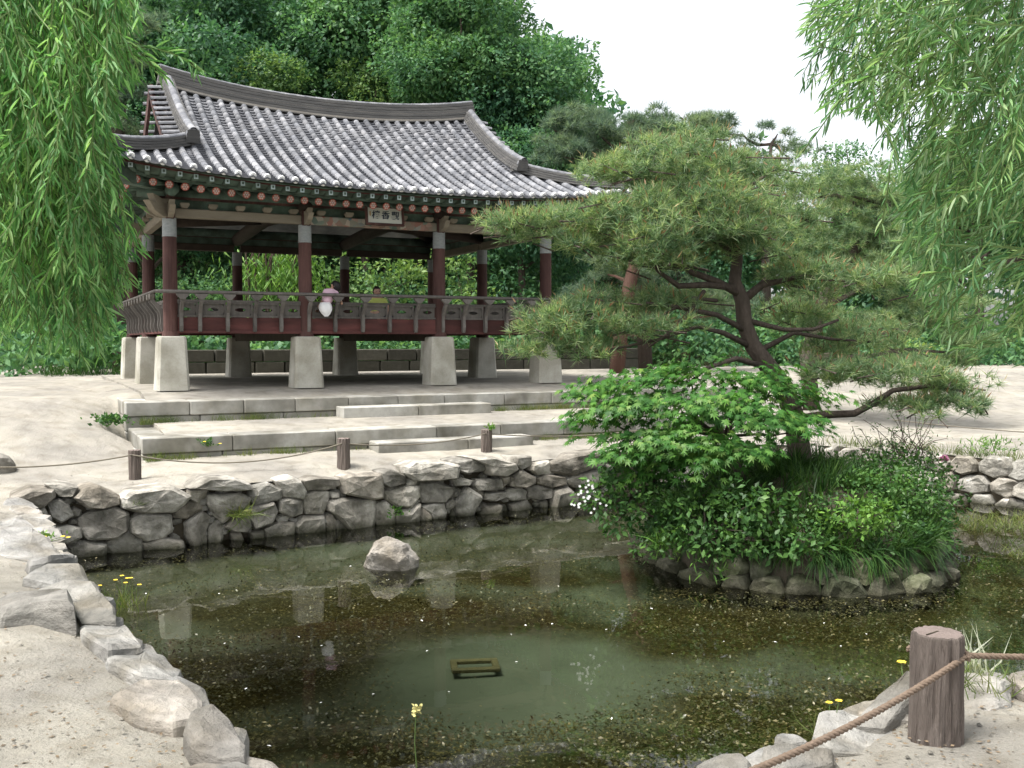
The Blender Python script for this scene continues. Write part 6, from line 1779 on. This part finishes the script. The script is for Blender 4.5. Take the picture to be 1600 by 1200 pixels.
mb.build('canes', P_TWIG, bamb, world=True)

# grass banks and tufts
def strip(name, n, s0, s1, t0, t1, zfn, h0, h1, mat, seed, mod=None):
    r = np.random.default_rng(seed)
    def fn(rr):
        while True:
            s = rr.uniform(s0, s1)
            if mod is None or rr.random() < mod(s): break
        p = from_st(s, rr.uniform(t0, t1)); return p.x, p.y, (SA * .5, -CA * .5)
    return grass_patch(name, n, fn, zfn, h0, h1, mat, seed, .3)
clump = lambda s: max(.04, mnoise.noise(Vector((s * 1.3, 3.3, 0))) + .5 * mnoise.noise(Vector((s * 4, 1, 0))) + .12)
L_TUFT = leaf_mat('weed_blade', [(.07, .11, .03), (.12, .17, .05), (.20, .21, .09)], transl=.35)
strip('weeds', 3400, -1.0, 8, -4.32, -4.2, lambda x, y: .43, .05, .17, L_TUFT, 61, clump)
strip('weeds', 3200, -1.1, 8, -6.02, -5.9, lambda x, y: .08, .05, .18, L_TUFT, 62, clump)
strip('bank_grass', 5000, -2, 13, 5.5, 8.5, lambda x, y: .8, .15, .4, L_GRASS, 63)
strip('bank_grass', 2600, 11, 22, 6.5, 11, lambda x, y: .78, .1, .3, L_GRASS, 64)
def tuft(label, p, n, h, mat, seed, tmpl=T_BLADE, spread=.05, lean=.8, name='weed_plant', flower=None, hang=0.0):
    r = np.random.default_rng(seed); root = thing(name, label, 'plant', tuple(p))
    C = np.array(p) + r.normal(size=(n, 3)) * np.array([spread, spread, .005])
    if tmpl is not T_BLADE:                                  # leafy, not grassy: small leaves up the stems
        C[:, 2] += h * .8 * r.random(n) ** .8; C[:, :2] += r.normal(size=(n, 2)) * spread * .5; n2 = n; lean *= 1.3; h *= .42
    D = r.normal(size=(n, 3)) * np.array([lean, lean, .3]) + np.array([0, 0, 1.0 - 1.6 * hang]) + np.array([WALL_N.x, WALL_N.y, 0]) * hang
    leaves('foliage', C, D, r.normal(size=(n, 3)), h * (.6 + .6 * r.random(n)), tmpl, mat, root)
    if flower:
        for k in range(flower[1]):
            t = Vector(p) + Vector((r.normal() * spread * 1.5, r.normal() * spread, h * r.uniform(.9, 1.4)))
            MB().tube([Vector(p), Vector(p).lerp(t, .5) + Vector((r.normal() * .01, 0, 0)), t], [.003, .0025, .002], 4).build('flower_stem', P_STEM, root, world=True)
            m = 6; an = np.arange(m) * 2 * math.pi / m
            leaves('flower', np.tile(np.array(t), (m, 1)), np.stack([np.cos(an), np.sin(an), np.full(m, .3)], 1), np.tile([0, -.3, 1], (m, 1)), flower[2], T_CLUMP, flower[0], root, kind=None)
    return root
tuft('bushy green weed at the left end of the pavilion terrace', from_st(-1.36, -4.25, .42), 260, .17, L_SHRUB, 71, T_LEAF, .10, .9)
tuft('small weed with yellow flowers on the lower terrace block', from_st(-.35, -5.93, .24), 60, .12, L_SHRUB, 72, T_LEAF, .04, .8, flower=(P_YELLOW, 4, .022))
tuft('tall grassy tuft hanging down the stone wall over the water', WALL_A.to_3d() + UX * 2.1 + UZ * -.40 + WN3 * .14, 160, .26, L_TUFT, 73, T_BLADE, .06, .7, hang=.5)
tuft('green tuft between the wall boulders at the left', WALL_A.to_3d() + UX * .95 + UZ * -.18 + WN3 * .14, 90, .14, L_TUFT, 74, T_BLADE, .05, .9)
tuft('fern-like weed at the wall foot below the middle post', WALL_A.to_3d() + UX * 4.1 + UZ * -.62 + WN3 * .14, 60, .16, L_SHRUB, 75, T_LEAF, .05, .9)
tuft('yellow-flowered weed growing from the water beside the left slabs', at_z(190, 950, WATER_Z), 70, .2, L_TUFT, 76, T_BLADE, .09, .5, flower=(P_YELLOW, 9, .02))
tuft('green weed with yellow buds in the corner of the left slabs', at_z(70, 848, -.05), 60, .1, L_SHRUBL, 77, T_LEAF, .05, .8, flower=(P_YELLOW, 3, .02))
tuft('leafy weed on the right wall with orange-green leaves', Vector((6.75, 13.9, 0.02)), 160, .24, L_SHRUBL, 78, T_BAMBOO, .16, .9)
def wall_top(r):
    k = int(r.integers(2, 6)); a, b = path[k], path[k + 1]; q = a.lerp(b, r.random()); d = (b - a).normalized()
    return q.x - d.y * r.uniform(-.1, .35), q.y + d.x * r.uniform(-.1, .35), (d.y * .5, -d.x * .5)
grass_patch('wall_top_grass', 1500, wall_top, lambda x, y: ground_z(x, y) + .0, .08, .24, L_TUFT, 66, .9)
r = np.random.default_rng(67); n = 2600
C = np.stack([5.3 + 2.2 * r.random(n), 10.2 + 2.6 * r.random(n), np.full(n, WATER_Z)], 1); C = C[np.array([mnoise.noise(Vector((c[0] * 1.6, c[1] * 1.6, 2))) > -.05 for c in C])]
leaves('shallow_water_grass', C, r.normal(size=(len(C), 3)) * np.array([.5, .5, .2]) + np.array([0, 0, .7]), r.normal(size=(len(C), 3)), .08 + .14 * r.random(len(C)), T_BLADE, L_TUFT)
tuft('dry grass tuft behind the thick front post', Vector((2.12, 4.5, 0.02)), 120, .14, L_TUFT, 79, T_BLADE, .10, .8)
tuft('silvery grass tuft leaning over the water behind the rope', Vector((2.22, 4.78, -.05)), 70, .26, leaf_mat('silver_grass', [(.25, .28, .22), (.4, .42, .36)], transl=.3), 80, T_BLADE, .05, .9)
tuft('single yellow flower nodding left of the front post', at_z(1412, 1062, -.02), 10, .06, L_TUFT, 81, T_BLADE, .02, .6, flower=(P_YELLOW, 1, .024))
tuft('thin weed with a yellow flower at the water edge', at_z(1290, 1150, -.1), 30, .12, L_TUFT, 82, T_BLADE, .03, .5, flower=(P_YELLOW, 2, .016))
tuft('fern tuft at the left foot of the island stones', at_y(1030, 850, 9.35), 70, .26, L_SHRUBL, 83, T_BLADE, .05, 1.0)
# a flowering stalk that stands in the front of the pond
fs_ = thing('flower_stalk', 'thin stalk with pale yellow blossoms rising from the near water', 'flower', tuple(at_y(655, 1205, 5.05)))
q = [at_y(652, 1215, 5.05), at_y(648, 1160, 5.05), at_y(650, 1110, 5.05)]
MB().tube(q, [.004, .0035, .003], 5).build('stalk', P_STEM, fs_, world=True)
cc = np.array(q[2]); leaves('blossom', cc + RNG.normal(size=(28, 3)) * .012, rand_dirs(28), rand_dirs(28), .02, T_CLUMP, plain('cream_yellow_petal', (.55, .5, .2)), fs_, kind=None)

# litter on the near sand
r = np.random.default_rng(90); n = 5200; C = []
while len(C) < n:
    y = 2.6 + 9 * r.random() ** 1.6; x = r.uniform(-.62, .62) * y
    if not in_poly(x, y, POND) and near_poly(x, y, POND) > .05: C.append((x, y, ground_z(x, y) + .004))
C = np.array(C)
leaves('fallen_litter', C, rand_dirs(n) * np.array([1, 1, .1]), np.tile([0, 0, 1.0], (n, 1)) + rand_dirs(n) * .3, .008 + .022 * r.random(n) ** 2, T_LEAF, L_DRY)
mb = MB(); rr = random.Random(4)
for k in range(1600):
    y = 2.6 + 9 * rr.random() ** 1.6; x = rr.uniform(-.62, .62) * y
    if in_poly(x, y, POND) or near_poly(x, y, POND) < .05: continue
    s = rr.uniform(.003, .012); z = ground_z(x, y)
    mb.add([(x - s, y - s * .7, z), (x + s * .8, y - s, z), (x + s, y + s * .8, z), (x - s * .7, y + s, z), (x, y, z + s * .9)], [(0, 1, 4), (1, 2, 4), (2, 3, 4), (3, 0, 4)])
mb.build('gravel', M_STONE, kind='stuff')

# ------------------------------------------------------------------ people in the pavilion
M_SKIN = plain('skin', (.42, .25, .18), .55); M_HAIR = plain('black_hair', (.012, .010, .010), .5)
def skin_chain(name, verts, edges, radii, mat, parent, root=0, sub=2):
    me = bpy.data.meshes.new(name); me.from_pydata(verts, edges, []); me.materials.append(mat)
    o = link(name, me, parent)
    o.modifiers.new('skin', 'SKIN')
    if not me.skin_vertices: me.attributes
    sv = me.skin_vertices[0].data
    for i, rr in enumerate(radii): sv[i].radius = rr if hasattr(rr, '__len__') else (rr, rr)
    sv[root].use_root = True
    o.modifiers['skin'].use_smooth_shade = True
    ss = o.modifiers.new('sub', 'SUBSURF'); ss.levels = sub; ss.render_levels = sub
    return o
def head(parent, c, r, yaw, tilt=0.0, hair_len=1.0, up_bun=False):
    """head with brow, nose, chin and ears; hair as its own cap"""
    import bmesh
    R = Matrix.Rotation(yaw, 3, 'Z') @ Matrix.Rotation(tilt, 3, 'X')
    bm = bmesh.new(); bmesh.ops.create_icosphere(bm, subdivisions=3, radius=1)
    vs = []
    for v in bm.verts:
        p = v.co.copy(); p = Vector((p.x * .82, p.y * .95, p.z * 1.12))
        if p.z < -.2: p.x *= 1 - .28 * (-p.z - .2); p.y = p.y * (1 - .15 * (-p.z - .2)) - .08 * (-p.z - .2)
        if p.y < -.6 and abs(p.x) < .2 and -.45 < p.z < .12: p.y -= .20 * (1 - abs(p.x) / .2) * (.5 - p.z)     # nose
        if p.y < -.5 and .1 < abs(p.x) < .5 and .02 < p.z < .3: p.y += .07                                      # eye sockets
        vs.append(Vector(c) + R @ (p * r))
    fs = [tuple(x.index for x in f.verts) for f in bm.faces]; bm.free()
    mb = MB().add(vs, fs)
    for sx in (-1, 1):
        mb.tube([Vector(c) + R @ (Vector((sx * .78, .05, -.05)) * r), Vector(c) + R @ (Vector((sx * .92, .08, .0)) * r)], [r * .18, r * .12], 6)
    return mb, R
def person(label, cat_loc, joints, edges, radii, skin_root, shirt, shirt_mat, headc, yaw, tilt, lower, lower_mat, hair_long):
    root = thing('person', label, 'person', tuple(cat_loc), PAV_A); root.scale = (PAV_K,) * 3
    body = skin_chain('body', joints, edges, radii, M_SKIN, root, skin_root)
    hm, R = head(root, headc, .092, yaw, tilt); hm.build('face', M_SKIN, root, smooth=True)
    c = Vector(headc); r = .092
    ef = MB()
    for sx in (-1, 1): ef.tube([c + R @ Vector((sx * .30 * r, -.86 * r, .12 * r)), c + R @ Vector((sx * .30 * r, -.93 * r, .12 * r))], [.011, .006], 6)
    ef.build('eyes', M_HAIR, root)
    mt = MB(); mt.tube([c + R @ Vector((-.2 * r, -.86 * r, -.52 * r)), c + R @ Vector((0, -.93 * r, -.54 * r)), c + R @ Vector((.2 * r, -.86 * r, -.52 * r))], [.004, .007, .004], 5); mt.build('mouth', plain('lips', (.35, .12, .11), .5), root)
    import bmesh
    bm = bmesh.new(); bmesh.ops.create_icosphere(bm, subdivisions=3, radius=1.0); vs = []
    for v in bm.verts:
        p = v.co.copy(); q = Vector((p.x * .95, p.y * 1.05 + .08, p.z * 1.18 + .05))
        if p.y < -.25 and p.z < .45: q = Vector((p.x * .7, -.4, p.z * .7))
        elif p.z < -.1: q.z *= 1 + hair_long; q.x *= 1.0; q.y = max(q.y, .05)
        q += Vector((1, 1, 1)) * .05 * mnoise.noise(p * 6)
        vs.append(c + R @ (q * r))
    fs = [tuple(x.index for x in f.verts) for f in bm.faces]; bm.free()
    MB().add(vs, fs).build('hair', M_HAIR, root, smooth=True)
    skin_chain('shirt', *shirt[:3], shirt_mat, root, 0)
    lower(root, lower_mat)
    return root
M_PINK = surf('pink_cloth', [(.50, .33, .40), (.66, .47, .55)], scale=10, rough=.9, bump=.4, bscale=30, rnd=0)
M_WHITE = surf('white_cloth', [(.62, .62, .62), (.78, .78, .77)], scale=10, rough=.9, bump=.4, bscale=25, rnd=0)
M_LIME = surf('lime_cloth', [(.36, .40, .08), (.52, .56, .18)], scale=10, rough=.9, bump=.4, bscale=30, rnd=0)
M_NAVY = plain('navy_cloth', (.03, .035, .06), .9)
# child sitting on the ledge, back to the pond, leaning right
o1 = on_pav(2.84, -.20, 1.57)
J = [(0, .0, .02), (.05, .02, .16), (.12, .05, .29), (.17, .07, .36), (-.06, .10, .0), (-.07, .36, .01), (-.07, .40, -.33), (.07, .10, .0), (.08, .38, .01), (.08, .42, -.33), (.02, .02, .29), (.00, .16, .15), (.12, .26, .10), (.22, .06, .27), (.30, .01, .15), (.31, -.06, .04)]
E_ = [(0, 1), (1, 2), (2, 3), (0, 4), (4, 5), (5, 6), (0, 7), (7, 8), (8, 9), (2, 10), (10, 11), (11, 12), (2, 13), (13, 14), (14, 15)]
Rr = [.085, .075, .07, .035, .06, .045, .032, .06, .045, .032, .04, .03, .022, .04, .032, .024]
sh = ([(0, -.005, .05), (.05, .015, .16), (.12, .045, .28), (.155, .06, .325), (.025, .02, .29), (.01, .11, .20), (.215, .055, .275), (.27, .025, .20)], [(0, 1), (1, 2), (2, 3), (2, 4), (4, 5), (2, 6), (6, 7)], [.108, .106, .10, .05, .066, .054, .066, .058])
def skirt(root, mat):
    n = 18; vs = []
    for z, r1, dy in ((.08, .105, 0), (.0, .132, -.01), (-.07, .125, -.035), (-.14, .085, -.055), (-.195, .03, -.06)):
        for k in range(n):
            a = 2 * math.pi * k / n; rr_ = r1 * (1 + (.05 + .5 * max(0, -z)) * math.sin(a * 5 + z * 6))
            vs.append((rr_ * math.cos(a), rr_ * .75 * math.sin(a) + dy, z))
    fs = [(i * n + (k + 1) % n, i * n + k, (i + 1) * n + k, (i + 1) * n + (k + 1) % n) for i in range(4) for k in range(n)] + [tuple(range(n)), tuple(range(4 * n, 5 * n))]
    MB().add(vs, fs).build('skirt', mat, root, smooth=True)
person('child in a pink top and white skirt sitting on the railing ledge, back turned', o1, J, E_, Rr, 0, sh, M_PINK, (.225, .085, .40), math.pi + .9, .15, skirt, M_WHITE, .35)
# grown-up seated on the floor farther in, in a lime top
o2 = on_pav(4.33, 1.15, 1.25)
J = [(0, 0, .12), (0, .0, .32), (0, 0, .52), (0, -.02, .62), (-.1, -.1, .11), (-.30, -.35, .16), (-.05, -.45, .07), (.1, -.1, .11), (.30, -.35, .16), (.05, -.48, .07), (-.19, 0, .52), (-.26, -.10, .30), (-.14, -.26, .22), (.19, 0, .52), (.26, -.10, .30), (.14, -.26, .22)]
Rr = [.13, .11, .10, .045, .085, .06, .045, .085, .06, .045, .055, .042, .032, .055, .042, .032]
sh = ([(0, 0, .16), (0, 0, .32), (0, 0, .50), (0, -.01, .56), (-.17, 0, .51), (-.23, -.05, .38), (.17, 0, .51), (.23, -.05, .38)], [(0, 1), (1, 2), (2, 3), (2, 4), (4, 5), (2, 6), (6, 7)], [(.17, .14), (.155, .13), (.14, .12), .06, .08, .075, .08, .075])
def trousers(root, mat):
    skin_chain('trousers', [(0, 0, .12), (-.1, -.1, .11), (-.30, -.35, .16), (-.10, -.43, .08), (.1, -.1, .11), (.30, -.35, .16), (.10, -.46, .08)], [(0, 1), (1, 2), (2, 3), (0, 4), (4, 5), (5, 6)], [.145, .10, .075, .06, .10, .075, .06], mat, root)
person('person in a lime-yellow top seated on the pavilion floor facing the pond', o2, J, E_, Rr, 0, sh, M_LIME, (0, -.04, .70), 0.0, .1, trousers, M_NAVY, .15)
print('objects', len(bpy.data.objects))

print('tris', sum(len(o.data.loops) - 2 * len(o.data.polygons) for o in bpy.data.objects if o.type == 'MESH'))
